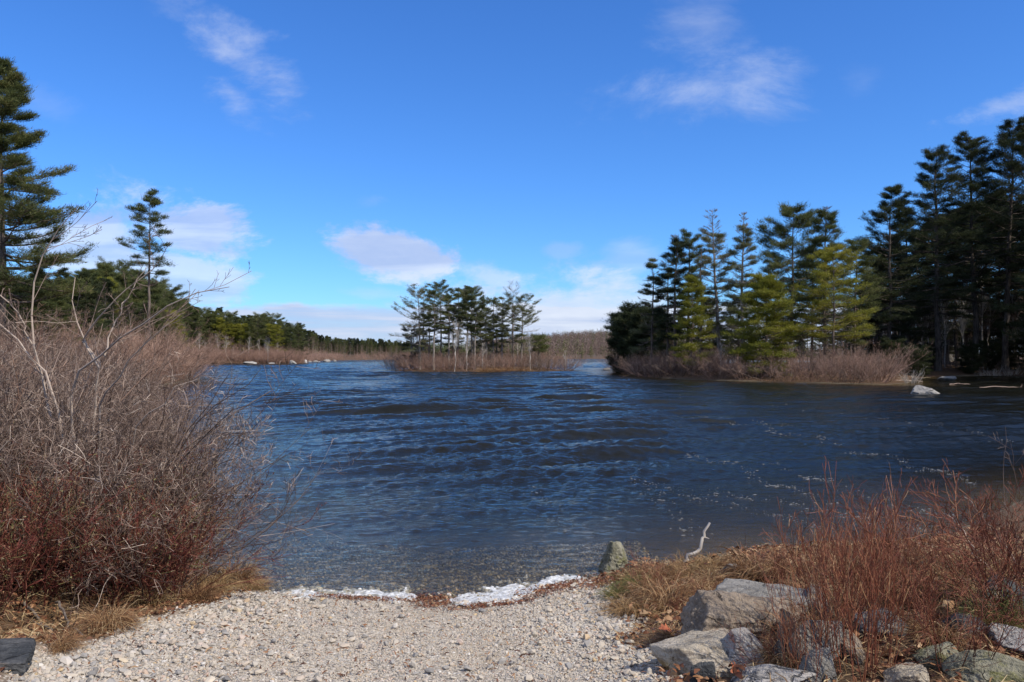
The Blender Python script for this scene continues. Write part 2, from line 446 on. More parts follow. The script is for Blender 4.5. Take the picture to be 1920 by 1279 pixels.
lit = n.ramp(n.noise(p, 30, 6, .7), [(.3, (.035, .022, .014)), (.5, (.11, .065, .038)), (.7, (.22, .14, .085))])
lit = n.mixc(n.m('MULTIPLY', n.ss(n.noise(p, 1.5, 3), .4, .65), .5), lit, (.07, .05, .03, 1))
land_c = n.mixc(ag, lit, grav)
hillc = n.ramp(n.noise(p, .06, 6, .7), [(.35, (.06, .055, .035)), (.5, (.12, .09, .07)), (.65, (.16, .12, .095))])
land_c = n.mixc(ah, land_c, hillc)
bed = n.mixc(n.ss(n.noise(p, 3.5, 5, .6), .42, .6), (.11, .09, .045, 1), (.20, .165, .10, 1))
bed = n.mixc(.45, bed, n.mixc(.5, grav, (.1, .08, .05, 1)))
c = n.mixc(n.ss(ad, -.02, .05), bed, land_c)
wet = n.m('MULTIPLY', n.ss(ad, .22, .02), .55)
c = n.mixc(wet, c, (.06, .045, .03, 1))
hh = n.m('ADD', n.m('MULTIPLY', vor.outputs['Distance'], -1.0), n.m('MULTIPLY', n.noise(p, 60, 4), .6))
n.t.links.new(pbsdf(n, c, .92, .15, bump(n, hh, .7, .012)).outputs[0], out.inputs[0])
ground = obj('ground', mesh('ground', np.stack([X, Y, Z], -1), GQ, None, m, True,
                            attrs={'gravel': ramp_mask(X, Y).ravel(), 'inland': D.ravel(), 'hillside': sstep(Y, 700, 760).ravel()}), kind='structure')


def gz(x, y): return float(H(np.array([x]), np.array([y]))[0])


# water: crests run across the view and roll towards the ramp
rng = np.random.default_rng(5)
wv = []
for lam, amp, num, spread in [(2.9, .024, 6, .10), (1.8, .018, 7, .13), (1.1, .010, 10, .22), (.7, .0058, 12, .36), (.40, .0038, 16, .55), (.24, .0026, 20, .8)]:
    for i in range(num):
        l = lam * rng.uniform(.78, 1.28); th = math.radians(-66) + rng.normal() * spread
        wv.append((2 * math.pi / l, amp * rng.uniform(.6, 1.3), math.cos(th), math.sin(th), rng.uniform(0, 6.28), l))


def lee_dim(x, y): return sstep(x - .08 * y, 0, 1 + .16 * y)   # sheltered water below the right hand woods, where reflection is also dimmed by hand


def waves(x, y, cell=None, depth=None):
    z = np.zeros_like(x); wob = fbm(x / 9, y / 9, 40, 2) * 3.2
    gust = (.65 + .9 * (fbm(x / 14, y / 9, 50, 3) + .35)) * (1 - .45 * lee_dim(x, y)); calm = 1 - .35 * lee_dim(x, y)
    for k, a, cx, sy, ph, l in wv:
        f = 1.0 if cell is None else np.clip((l / np.maximum(cell, 1e-6) - 2.2) / 2.5, 0, 1)
        s = np.sin(k * (x * cx + y * sy) + ph + wob * min(1, .45 * k / 2))
        z += a * f * (1.35 * np.exp(1.1 * (s - 1)) * 2.0 - .8) * (gust if l > .6 else calm)
    if depth is not None: z *= .10 + .90 * sstep(depth, .02, .8)
    return z


def rows(y0, y1, r, mn):
    o = [y0]
    while o[-1] < y1: o.append(o[-1] + max(mn, o[-1] * r))
    return np.array(o)


wy = rows(6.6, 760, .0034, .028)
na = 780
A, YY = np.meshgrid(np.linspace(-.84, .84, na), wy)
XX = A * YY; cell = np.maximum(np.gradient(wy)[:, None] * np.ones_like(XX), 1.68 / na * YY)
dep = -H(XX, YY)
WZ = waves(XX, YY, cell, dep)
ii = np.arange(XX.size).reshape(XX.shape)
WQ = np.stack([ii[:-1, :-1], ii[:-1, 1:], ii[1:, 1:], ii[1:, :-1]], -1).reshape(-1, 4)
# drop what lies well under dry land
keep = (dep.ravel()[WQ].max(1) > -.12)
m, n, out = mat('lake_water')
p = pos(n)
def strn(sx, sy, sc, det, rot=0.0):
    mp = n.node('ShaderNodeMapping'); n.t.links.new(p, mp.inputs[0]); mp.inputs['Scale'].default_value = (sx, sy, 1); mp.inputs['Rotation'].default_value = (0, 0, rot)
    return n.noise(mp.outputs[0], sc, det, .6, .3)
dist = n.node('ShaderNodeVectorMath', operation='LENGTH'); n.t.links.new(p, dist.inputs[0]); dist = dist.outputs['Value']
far = n.ss(dist, 12, 90)
gst = n.m('ADD', .30, n.m('MULTIPLY', n.ss(n.noise(p, .11, 3), .35, .62), .55))
gst = n.m('MULTIPLY', gst, n.m('SUBTRACT', 1.0, n.m('MULTIPLY', attr(n, 'lee_dim'), .40)))
b1 = bump(n, n.m('MULTIPLY', strn(.5, 1.4, 5.5, 7, -.45), gst), .9, .06)
b2 = bump(n, n.m('MULTIPLY', strn(.5, 1.3, 21, 4, -.3), gst), .9, .018, b1)
mb = n.node('ShaderNodeBump'); n.put(mb.inputs['Height'], strn(.35, 1.0, 1.1, 5, .12)); n.put(mb.inputs['Strength'], n.m('MULTIPLY', far, n.m('SUBTRACT', .8, n.m('MULTIPLY', attr(n, 'lee_dim'), .5)))); mb.inputs['Distance'].default_value = .30
n.t.links.new(b2, mb.inputs['Normal']); nb = mb.outputs[0]
deep = attr(n, 'depth')
opa = n.m('SUBTRACT', 1.0, n.m('POWER', 2.718, n.m('MULTIPLY', n.m('MAXIMUM', deep, 0.0), -3.0)))
body = n.node('ShaderNodeBsdfDiffuse'); body.inputs[0].default_value = (.008, .0085, .0065, 1); n.t.links.new(nb, body.inputs['Normal'])
tr = n.node('ShaderNodeBsdfTransparent'); tr.inputs[0].default_value = (.90, .84, .70, 1)
mx = n.node('ShaderNodeMixShader'); n.put(mx.inputs[0], opa); n.t.links.new(tr.outputs[0], mx.inputs[1]); n.t.links.new(body.outputs[0], mx.inputs[2])
gl = n.node('ShaderNodeBsdfGlossy'); gl.inputs['Color'].default_value = (.95, .90, .82, 1); gl.inputs['Roughness'].default_value = .06; n.t.links.new(nb, gl.inputs['Normal'])
fr = n.node('ShaderNodeFresnel'); fr.inputs[0].default_value = 1.33; n.t.links.new(nb, fr.inputs['Normal'])
mx2 = n.node('ShaderNodeMixShader'); n.put(mx2.inputs[0], n.m('MULTIPLY', fr.outputs[0], n.m('SUBTRACT', .90, n.m('MULTIPLY', attr(n, 'lee_dim'), .12)))); n.t.links.new(mx.outputs[0], mx2.inputs[1]); n.t.links.new(gl.outputs[0], mx2.inputs[2])  # weaker reflection on the right is painted into the mix, apart from shelter
n.t.links.new(mx2.outputs[0], out.inputs[0])
me = mesh('water', np.stack([XX, YY, WZ], -1), WQ[keep], None, m, True, attrs={'depth': dep.ravel(), 'lee_dim': lee_dim(XX, YY).ravel()})
obj('water', me, kind='structure')

# ------------------------------------------------------------------ gravel
ico = []
t_ = (1 + 5 ** .5) / 2
IV = nrm(np.array([(-1, t_, 0), (1, t_, 0), (-1, -t_, 0), (1, -t_, 0), (0, -1, t_), (0, 1, t_), (0, -1, -t_), (0, 1, -t_), (t_, 0, -1), (t_, 0, 1), (-t_, 0, -1), (-t_, 0, 1)], float))
IF = np.array([(0, 11, 5), (0, 5, 1), (0, 1, 7), (0, 7, 10), (0, 10, 11), (1, 5, 9), (5, 11, 4), (11, 10, 2), (10, 7, 6), (7, 1, 8), (3, 9, 4), (3, 4, 2), (3, 2, 6), (3, 6, 8), (3, 8, 9), (4, 9, 5), (2, 4, 11), (6, 2, 10), (8, 6, 7), (9, 8, 1)])


def stones(g, x, y, s, rng, sink=.25, zadd=0.0, flat=.62, varf=None):
    n = len(x); V = IV[None] * (1 + rng.uniform(-.28, .28, (n, 12, 1))) + rng.normal(size=(n, 12, 3)) * .08
    sc = np.stack([s * rng.uniform(.75, 1.35, n), s * rng.uniform(.6, 1.0, n), s * rng.uniform(flat * .65, flat * 1.25, n)], -1)
    V = V * sc[:, None]
    a = rng.uniform(0, 6.28, n); ca, sa = np.cos(a)[:, None], np.sin(a)[:, None]
    tl = rng.normal(size=n)[:, None] * .35; ct, st = np.cos(tl), np.sin(tl)
    vx, vy, vz = V[..., 0], V[..., 1], V[..., 2]
    vx, vz = vx * ct - vz * st, vx * st + vz * ct
    V = np.stack([vx * ca - vy * sa, vx * sa + vy * ca, vz], -1)
    z = H(x, y) + sc[:, 2] * (1 - 2 * sink) + zadd
    V = V + np.stack([x, y, z], -1)[:, None]
    T = IF[None] + (np.arange(n) * 12)[:, None, None]
    v = rng.random(n) if varf is None else varf
    g.add(V, T=T, var=np.repeat(v, 20))


m, n, out = mat('gravel_stones')
v = attr(n, 'var')
c = n.ramp(v, [(0, (.10, .10, .105)), (.05, (.20, .20, .205)), (.14, (.31, .30, .29)), (.30, (.42, .385, .335)), (.5, (.47, .42, .35)), (.66, (.52, .455, .37)), (.78, (.50, .41, .33)), (.84, (.62, .60, .56)),
               (.93, (.50, .36, .28)), (.975, (.55, .40, .20)), (1, (.72, .70, .66))])
c = n.mixc(.35, c, n.mixc(n.noise(pos(n), 120, 4, .7), (.13, .11, .085, 1), (.40, .36, .30, 1)), 'MIX')
n.t.links.new(pbsdf(n, c, .85, .25, bump(n, n.noise(pos(n), 260, 3), .5, .004)).outputs[0], out.inputs[0])
M_GRAVEL = m
m, n, out = mat('algae_stones')
c = n.ramp(attr(n, 'var'), [(0, (.06, .055, .04)), (.5, (.21, .175, .10)), (.85, (.33, .29, .19)), (1, (.48, .44, .35))])
n.t.links.new(pbsdf(n, c, .7, .3).outputs[0], out.inputs[0]); M_BED = m
g = Geo(); rng = np.random.default_rng(11)
def scatter(nn, x0, x1, y0, y1, rng):
    return rng.uniform(x0, x1, nn), rng.uniform(y0, y1, nn)
x, y = scatter(96000, -3.0, 1.5, 3.3, 8.6, rng)
kp = (rng.random(len(x)) < ramp_mask(x, y)) & (land(x, y) > -.06)
x, y = x[kp], y[kp]
coarse = .62 + .5 * sstep(x + fbm(x, y, 77, 2), -.1, .9) + .30 * sstep(-x, 1.2, 2.3)
s = np.clip(rng.lognormal(math.log(.0083), .36, len(x)), .005, .022) * coarse
stones(g, x, y, s, rng)
x, y = scatter(1500, -2.5, 1.1, 3.4, 8.3, rng); kp = rng.random(len(x)) < ramp_mask(x, y) * (.25 + .75 * sstep(np.abs(x + .6), .8, 1.6)); x, y = x[kp], y[kp]
stones(g, x, y, rng.uniform(.017, .031, len(x)), rng, .15, .004)
obj('gravel', g.mesh('gravel', M_GRAVEL), kind='stuff')
# stones on the lake bed by the ramp
g = Geo(); x, y = scatter(9000, -3, 1.6, 7.4, 10.5, rng); kp = (land(x, y) < .02); x, y = x[kp], y[kp]
stones(g, x, y, rng.uniform(.008, .024, len(x)), rng, .3)
obj('lakebed_stones', g.mesh('lakebed_stones', M_BED), kind='stuff')

# ------------------------------------------------------------------ rocks
def icosub(k):
    V, Fc = IV.copy(), IF.copy()
    for _ in range(k):
        e = np.sort(np.concatenate([Fc[:, [0, 1]], Fc[:, [1, 2]], Fc[:, [2, 0]]]), 1); u, inv = np.unique(e, axis=0, return_inverse=True); inv = inv.ravel()
        mid = nrm((V[u[:, 0]] + V[u[:, 1]]) / 2); nF = len(Fc); a, b, c = inv[:nF] + len(V), inv[nF:2 * nF] + len(V), inv[2 * nF:] + len(V)
        V = np.concatenate([V, mid])
        Fc = np.concatenate([np.stack([Fc[:, 0], a, c], 1), np.stack([Fc[:, 1], b, a], 1), np.stack([Fc[:, 2], c, b], 1), np.stack([a, b, c], 1)])
    return V, Fc


ICO = {k: icosub(k) for k in (2, 3, 5)}


def rock_mesh(name, dims, seed, m, sub=5, planes=None, npl=13, rough=.035, sharp=34):
    """a block bounded by broken faces: a ball cut back to a set of planes"""
    rng = np.random.default_rng(seed); V, T = ICO[sub]
    N = nrm(rng.normal(size=(npl, 3))); d = rng.uniform(.72, 1.0, npl)
    if planes is not None:
        N = np.concatenate([nrm(np.array([q[:3] for q in planes], float)), N]); d = np.concatenate([[q[3] for q in planes], d + .12])
    dot = V @ N.T; r = np.where(dot > .05, d / np.maximum(dot, .05), 50)
    r = np.minimum(r, 1.7); r = -np.log(np.exp(-sharp * r).sum(1)) / sharp
    nz = fbm(V[:, 0] * 3 + 7 + V[:, 2] * 1.7, V[:, 1] * 3 + seed, seed, 5, .55) * rough * 2.4 + fbm(V[:, 2] * 9 + V[:, 0] * 2, V[:, 1] * 8, seed + 5, 4, .6) * rough * 1.4 - np.maximum(0, .5 - np.abs(fbm(V[:, 0] * 4 + V[:, 2] * 3, V[:, 1] * 4, seed + 9, 3)) * 8) * rough * .8
    V = V * (r + nz)[:, None] * np.array(dims) / 2
    return mesh(name, V, None, T, m, sub < 5 or True)


def rock(x, y, dims, seed, m, label, rz=0, z=None, sink=.2, group=None, name='rock', cat='rock', tilt=(0, 0), **kw):
    me = rock_mesh(name, dims, seed, m, **kw)
    if kw.get('sub', 5) == 5: me.polygons.foreach_set('use_smooth', np.ones(len(me.polygons), bool))
    zz = (gz(x, y) if z is None else z) + dims[2] * (.5 - sink)
    o = obj(name, me, None, (x, y, zz), label, cat, group); o.rotation_euler = (tilt[0], tilt[1], rz)
    return o


def at(px, py, z=0.0):
    yv = (CH - z) * F / (py - HZ); return (px - 960) / F * yv, yv


def ground_at(px, py):
    yv = np.concatenate([np.linspace(2.5, 16, 2700), np.linspace(16, 120, 2000)])
    d = H((px - 960) / F * yv, yv) - (CH - (py - HZ) / F * yv)
    i = int(np.argmax(d > 0)) if (d > 0).any() else len(yv) - 1
    return (px - 960) / F * yv[i], yv[i]


def rbox(l, r, top, bot, seed, m, label, depth=.85, rz=0.0, water=False, **kw):
    """a rock whose foot, height and width are those of the rock in the photograph"""
    if water: yf = CH * F / (bot - HZ); xf = ((l + r) / 2 - 960) / F * yf; z0 = 0.0
    else: xf, yf = ground_at((l + r) / 2, bot); z0 = None
    w = (r - l) / F * yf; dp = w * depth; yc = yf + dp * .42; xc = ((l + r) / 2 - 960) / F * yc
    g0 = 0.0 if water else min(gz(xc, yc), gz(xf, yf)); ht = max(.05, (CH - (top - HZ) / F * (yc + dp * .1) - g0) * (1.0 if water else .86))
    full = ht * 1.45 + .03
    return rock(xc, yc, (w * 1.06, dp * 1.06, full), seed, m, label, rz, z=g0, sink=.5 - (ht - full * .46) / full, **kw)


rbox(1240, 1440, 1172, 1270, 3, R_PALE, 'large pale tan boulder with yellow stain beside the gravel', .8, planes=[(.15, -.75, 1, .56), (.1, -1, .15, .80), (-1, -.5, .1, .80), (.9, -.1, .8, .60), (-.3, .2, 1, .66)], npl=7, rough=.02)
rbox(1352, 1450, 1180, 1262, 8, R_STRIPE, 'black and white striped rock behind the pale tan boulder', .9, planes=[(.8, -.3, 1, .55), (0, -1, .2, .8)], rough=.02)
rbox(1278, 1462, 1094, 1218, 14, R_BROWN, 'long brown and grey rock lying above the pale boulder', .7, planes=[(.35, -.5, 1, .66), (.3, -1, .25, .72), (-1, 0, .2, .8)], npl=8, rough=.045)
rbox(1384, 1540, 1082, 1172, 21, R_GREY, 'flat topped blue grey rock under the dry grass', .8, planes=[(0, -.15, 1, .62), (1, -.5, 0, .75), (0, -1, .1, .8)], npl=6)
rbox(1508, 1566, 1094, 1172, 29, R_BROWN, 'narrow brown slab leaning right of the flat topped rock', 1.2, planes=[(.9, -.2, .6, .6)])
rbox(1490, 1580, 1144, 1240, 33, R_GREY, 'rounded light grey rock left of the red stems', .9, npl=18, rough=.03)
rbox(1458, 1512, 1158, 1232, 38, R_BROWN, 'brown rock half covered by dry grass between two grey rocks')
rbox(1447, 1482, 1208, 1250, 41, R_DARK, 'small black rock at the right end of the striped rock')
rbox(1502, 1566, 1212, 1284, 44, R_GREY, 'rough dark grey rock at the foot of the red stems')
rbox(1380, 1505, 1238, 1290, 47, R_STRIPE, 'low flat striped rock below the pale tan boulder', .6)
rbox(1290, 1345, 1238, 1280, 49, R_DARK, 'thin dark sliver of rock leaning on the pale boulder', .4)
rbox(1126, 1178, 1022, 1074, 55, R_MOSS, 'pointed mossy rock standing at the edge of the water', .9, water=True, planes=[(-.8, -.2, .45, .72), (.9, -.3, .3, .75), (.1, -.8, .3, .8)], npl=14, rough=.05)
for i, (l_, r_, t_, b_, mm, lb) in enumerate([
    (1828, 1892, 1095, 1142, R_PALE, 'pale yellowish rock behind twigs near the right edge'),
    (1765, 1850, 1142, 1192, R_DARK, 'black rock below the pale yellowish one on the right'),
    (1848, 1935, 1168, 1222, R_STRIPE, 'striped grey rock low at the right edge'),
    (1600, 1694, 1134, 1192, R_GREY, 'grey rock seen through the red stems'),
    (1728, 1806, 1206, 1254, R_MOSS, 'greenish grey rock low on the right behind thin stems'),
    (1662, 1726, 1094, 1130, R_DARK, 'dark rock under the tall dry grass mound'),
    (1866, 1940, 1086, 1136, R_DARK, 'black rock at the right edge above the striped one'),
    (1566, 1626, 1186, 1238, R_BROWN, 'brown rock among the bases of the red stems'),
    (1810, 1910, 1238, 1290, R_MOSS, 'mossy flat rock in the bottom right corner'),
    (1352, 1408, 1056, 1086, R_GREY, 'low grey rock between two dry grass tussocks'),
    (1655, 1745, 1240, 1292, R_PALE, 'pale rock at the bottom edge right of the red stems')]):
    rbox(l_, r_, t_, b_, 60 + i * 3, mm, lb, rz=i * .7)
rbox(-90, 62, 1206, 1250, 92, R_DARK, 'flat dark slate slab at the lower left edge', .75, rz=.15, planes=[(0, -.05, 1, .35), (1, .2, 0, .8), (0, -1, 0, .8)], npl=5)
rbox(1713, 1757, 724, 742, 101, R_FAR, 'pale grey boulder alone in the water off the right shore', .8, water=True, planes=[(-.5, -.3, 1, .6), (.8, 0, .6, .6)], npl=9)
rbox(1758, 1784, 705, 714, 105, R_GREY, 'dim pale boulder on the dark shore behind the lone boulder', .8, water=True, sub=3)
rbox(1134, 1144, 691, 694.6, 107, R_FAR, 'low pale rock off the tip of the wooded spit', .8, water=True, sub=3)
for i, (l_, r_, t_, b_, lb) in enumerate([(458, 478, 677.5, 682.5, 'wide low white boulder on the far left shore'), (543, 553, 676.5, 682.5, 'tall white boulder at the end of the far brush'),
                                        (504, 516, 680, 682.4, 'flat white rock between the two white boulders'), (578, 584, 676.5, 678.8, 'smallest pale rock right of the white buoy'),
                                        (586, 598, 676, 678.8, 'long pale rock in the far cove'), (605, 617, 674.5, 678.6, 'pale hump of rock right of the long one in the far cove'),
                                        (625, 631, 674.8, 678, 'little round rock farthest right on the far shore')]):
    rbox(l_, r_, t_, b_, 120 + i, R_FAR, lb, .6, water=True, sub=3, name='boulder', cat='boulder', group='pale boulders along the far left shore')

# buoys
m, n, out = mat('white_plastic'); n.t.links.new(pbsdf(n, (.85, .85, .85, 1), .4).outputs[0], out.inputs[0]); M_WHITE = m
def lathe(name, prof, m, seg=20):
    a = np.linspace(0, 2 * math.pi, seg, endpoint=False); P = np.array(prof)
    V = np.stack([P[:, None, 0] * np.cos(a), P[:, None, 0] * np.sin(a), np.repeat(P[:, None, 1], seg, 1)], -1)
    idx = np.arange(V.size // 3).reshape(len(P), seg); nx = np.roll(idx, -1, 1)
    return mesh(name, V, np.stack([idx[:-1], nx[:-1], nx[1:], idx[1:]], -1), None, m, True)
m, n, out = mat('buoy_ring'); n.t.links.new(pbsdf(n, (.25, .25, .27, 1), .4).outputs[0], out.inputs[0]); M_RING = m
x_, y_ = at(366, 686.5)
b = obj('mooring_buoy', None, None, (x_, y_, 0), 'small round white buoy floating near the left shore', 'buoy')
obj('float', lathe('float', [(.001, -.3), (.25, -.22), (.38, 0), (.36, .2), (.2, .4), (.001, .46)], M_WHITE), b)
obj('top_ring', lathe('top_ring', [(.10, .44), (.10, .54), (.05, .56), (.05, .44)], M_RING), b)
x_, y_ = at(573, 680.5)
b = obj('marker_buoy', None, None, (x_, y_, 0), 'upright white can buoy off the far boulders', 'buoy')
obj('float', lathe('float', [(.001, -.4), (.45, -.38), (.46, .9), (.4, 1.0), (.001, 1.02)], M_WHITE), b)
obj('top_ring', lathe('top_ring', [(.14, 1.0), (.14, 1.14), (.06, 1.16), (.06, 1.0)], M_RING), b)

# ------------------------------------------------------------------ conifers
def pine(seed, h, r0, cb, rad, nb, tuft=.32, dead=0.0, rise=.12, curl=.35, stubs=10, m=M_PINE, bark=M_BARK, lean=(0, 0), dens=1.0, nl=8, asym=(0, 0), top_bare=0.0, thick=1.0, droop=0.0):
    """white pine: whorls of level limbs with upturned ends, needles in flat plumes"""
    rng = np.random.default_rng(seed)
    k = 14; t = np.linspace(0, 1, k)
    wob = np.cumsum(rng.normal(size=(k, 2)) * h * .0035, 0); wob -= wob[0]
    TP = np.stack([lean[0] * t ** 1.3 + wob[:, 0], lean[1] * t + wob[:, 1], t * h - .3 * (t == 0)], -1)
    TR = r0 * (1 - t) ** .85 + r0 * .035; TR[0] *= 1.35
    gt = Geo(); tubes(gt, TP[None], TR[None], 9)
    # limbs
    u = np.sort((np.arange(nb) + rng.uniform(-.6, .6, nb)) / nb); u = np.clip(u, 0, .995)
    u = np.floor(u * nb / 4) * 4 / nb * .6 + u * .4                   # loose whorls
    zz = cb + (1 - cb) * u
    az = np.arange(nb) * 2.399 + rng.normal(size=nb) * .45
    L = np.array([rad(q) for q in u]) * np.clip(rng.normal(1, .27, nb), .35, 1.3)
    L *= 1 + asym[0] * np.cos(az - asym[1])
    def tr_at(z): return np.stack([np.interp(z, t, TP[:, i]) for i in range(3)], -1)
    B0 = tr_at(zz); el = rise + (u - .4) * .75 + rng.normal(size=nb) * .12 - droop
    d = np.stack([np.cos(az) * np.cos(el), np.sin(az) * np.cos(el), np.sin(el)], -1)
    kk = 6; pts = [B0]
    for j in range(1, kk):
        d = nrm(d + rng.normal(size=d.shape) * .07 + np.array([0, 0, curl / kk * (1 if j > 1 else -.6)]))
        pts.append(pts[-1] + d * (L / (kk - 1))[:, None])
    BP = np.stack(pts, 1); BR = (np.interp(zz, t, TR) * .32 + .008)[:, None].clip(.012, .10) * thick * np.linspace(1, .3, kk)[None]
    tubes(gt, BP, BR, 4, .5)
    if stubs:
        zs = rng.uniform(min(.12, cb * .4), max(cb, .2), stubs); a2 = rng.uniform(0, 6.28, stubs); e2 = rng.uniform(-.3, .35, stubs)
        d2 = np.stack([np.cos(a2) * np.cos(e2), np.sin(a2) * np.cos(e2), np.sin(e2)], -1); S0 = tr_at(zs); L2 = rad(.15) * rng.uniform(.25, .85, stubs)
        SP = np.stack([S0 + d2 * (L2 * q)[:, None] + rng.normal(size=S0.shape) * .05 * q - np.array([0, 0, .12]) * (L2 * q * q)[:, None] for q in (0, .35, .7, 1)], 1)
        SR = np.full((stubs, 1), .028) * thick * np.linspace(1, .35, 4)[None]; tubes(gt, SP, SR, 3)
        C, Rc = grow(SP, SR, 4, .25, .95, (.5, 1.1), (.25, .5), rng, 3, 0, .2); tubes(gt, C, Rc, 3)
    dd = (rng.random(nb) < dead) | (u > 1 - top_bare)
    # branchlets
    T0 = np.repeat(np.arange(nb), nl); tt = rng.uniform(.22, 1.0, len(T0)) ** .8
    pos_, tan = sample(BP[T0], tt); hz = nrm(np.cross(tan, [0, 0, 1.0])); sgn = rng.choice([-1, 1], len(T0))[:, None]
    a = rng.uniform(.45, 1.1, len(T0))[:, None]
    d = nrm(tan * np.cos(a) + hz * sgn * np.sin(a) + np.array([0, 0, .12]) + rng.normal(size=tan.shape) * .12)
    l2 = L[T0] * rng.uniform(.16, .42, len(T0)) * (1.25 - .75 * tt) + .15
    SP = np.stack([pos_ + d * (l2 * q)[:, None] + np.array([0, 0, .10]) * (l2 * q * q)[:, None] for q in (0, .5, 1)], 1)
    tubes(gt, SP, np.full((len(T0), 1), .014) * thick * np.linspace(1, .5, 3)[None], 3)
    dm = dd[T0]
    if dm.any():
        C, Rc = grow(SP[dm], np.full((dm.sum(), 3), .011 * thick), 3, .2, 1, (.4, 1.0), (.4, .8), rng, 3, .05, .2); tubes(gt, C, Rc, 3)
    # needles
    q = 3; ok = ~dm; S = SP[ok]; I = np.repeat(np.arange(len(S)), q); tq = rng.uniform(.15, 1.05, len(I)).clip(0, 1)
    C, tn = sample(S[I], tq); bi = T0[ok][I]
    endp, endt = sample(BP[~dd], np.full((~dd).sum(), .98)); C = np.concatenate([C, endp]); tn = np.concatenate([tn, endt]); bi = np.concatenate([bi, np.arange(nb)[~dd]])
    nbld = max(4, int(16 * dens)); J = np.repeat(np.arange(len(C)), nbld)
    dirs = nrm(tn[J] * .75 + rng.normal(size=(len(J), 3)) * np.array([.62, .62, .34]) + np.array([0, 0, .22]))
    base = C[J] + rng.normal(size=(len(J), 3)) * tuft * np.array([.60, .60, .24])
    bvar = rng.uniform(-.22, .22, nb); v = np.clip(.45 + bvar[bi[J]] + rng.normal(size=len(J)) * .16, 0, 1)
    gc = Geo(); blades(gc, base, dirs, tuft * rng.uniform(.6, 1.3, len(J)), tuft * rng.uniform(.07, .14, len(J)), rng, v)
    return gt.mesh('trunk', bark, True), gc.mesh('crown', m)


def put_tree(name, meshes, x, y, label, cat='pine tree', group=None, s=1.0, rz=0.0, sz=None, parts=('trunk', 'crown'), z=None):
    e = obj(name, None, None, (x, y, (gz(x, y) if z is None else z)), label, cat, group); e.rotation_euler = (0, 0, rz); e.scale = (s, s, sz or s)
    e.empty_display_size = .5
    for pn, me in zip(parts, meshes): obj(pn, me, e)
    return e


def hero(px, top, Yd, hw, label, seed, name='pine_tree', cat='pine tree', group=None, cb=.35, nb=60, shape='pine', tilt=0, **kw):
    """a tree standing at depth Yd whose tip reaches row `top`; hw is its half width in photo pixels"""
    x = (px - 960) / F * Yd; zb = gz(x, Yd); h = CH + (HZ - top) / F * Yd - zb; R = hw / F * Yd
    if shape == 'pine': rad = lambda q: R * (.16 + .95 * math.sin(math.pi * min(1, (1 - q) * .62 + .02)) ** 1.0) * (1 if q > .06 else .8)
    elif shape == 'flat': rad = lambda q: R * (.45 + .6 * math.sin(math.pi * (.15 + .75 * q)))
    elif shape == 'spire': rad = lambda q: R * (.10 + .95 * (1 - q) ** .8)
    else: rad = lambda q: R * (.35 + .7 * math.sin(math.pi * (.9 - .75 * q)))
    r0 = kw.pop('r0', h * .0135)
    lean = (-tilt / F * Yd, 0)
    me = pine(seed, h, r0, cb, rad, nb, lean=lean, **kw)
    return put_tree(name, me, x - 0 * lean[0], Yd, label, cat, group, z=zb)


# left bank, two trees that stand clear
hero(2, 124, 46, 128, 'tallest pine, cut by the left edge of the photo', 1, cb=.26, nb=120, tuft=.24, nl=24, curl=.5, shape='spire', stubs=14, r0=.26, dens=1.2, rise=.08, thick=1.0, asym=(.05, 0))
hero(278, 362, 92, 36, 'lone slender pine rising above the left woods', 2, cb=.55, nb=46, tuft=.34, nl=8, curl=.45, asym=(.2, 2.5), r0=.2)
# island pines
G_I = 'pines on the small island'
for i, (px, top, hw, cb, nb, yd, lb, kw) in enumerate([
    (787, 541, 30, .22, 46, 117, 'leftmost island pine with a ragged crown spreading left', dict(asym=(.45, math.pi), m=M_LICH, dead=.4, dens=.7)),
    (795, 552, 20, .50, 26, 119, 'thin island pine close behind the leftmost one', dict(m=M_LICH, dead=.3)),
    (813, 549, 20, .55, 26, 116, 'straight island pine between the leftmost pine and the tallest', dict(dead=.15)),
    (826, 532, 24, .42, 42, 120, 'tallest dark crowned pine on the left half of the island', dict(dead=.1)),
    (842, 556, 16, .50, 26, 117, 'short crowned island pine just right of the tallest', dict(dead=.2)),
    (858, 543, 21, .62, 26, 121, 'flat topped golden green pine left of the island middle', dict(m=M_PINE)),
    (874, 546, 19, .52, 30, 117, 'slim island pine in the middle row', dict(dead=.15)),
    (884, 541, 22, .48, 40, 119, 'full crowned pine in the middle of the island', dict()),
    (890, 556, 24, .45, 34, 116, 'golden green pine right of the island middle', dict(m=M_PINE)),
    (912, 564, 24, .35, 36, 118, 'broad low crowned island pine in front of the bare spar', dict(dead=.1)),
    (942, 560, 20, .45, 30, 118, 'island pine with tufted flat plates left of the forked top', dict(dead=.15)),
    (977, 567, 24, .40, 32, 119, 'rightmost tall pine on the island', dict(dead=.15, asym=(.25, 0))),
    (850, 575, 22, .3, 34, 123, 'lower pine behind the flat topped golden green one', dict(m=M_PINE)),
    (805, 590, 22, .3, 30, 123, 'low shaggy pine behind the left island trunks', dict(m=M_LICH, dead=.2)),
    (930, 600, 20, .3, 26, 123, 'low pine behind the bare spar', dict(m=M_PINE)),
    (900, 598, 20, .25, 26, 124, 'low pine behind the middle island trunks', dict(m=M_DARK)),
    (771, 612, 20, .25, 24, 124, 'short dark pine at the left foot of the island grove', dict(m=M_DARK)),
]):
    hero(px, top, yd, hw, lb, 20 + i, group=G_I, cb=cb, nb=int(nb * 1.12), shape='flat', tuft=.22, nl=13, stubs=18, curl=.5, bark=M_GBARK, r0=.16, **kw)
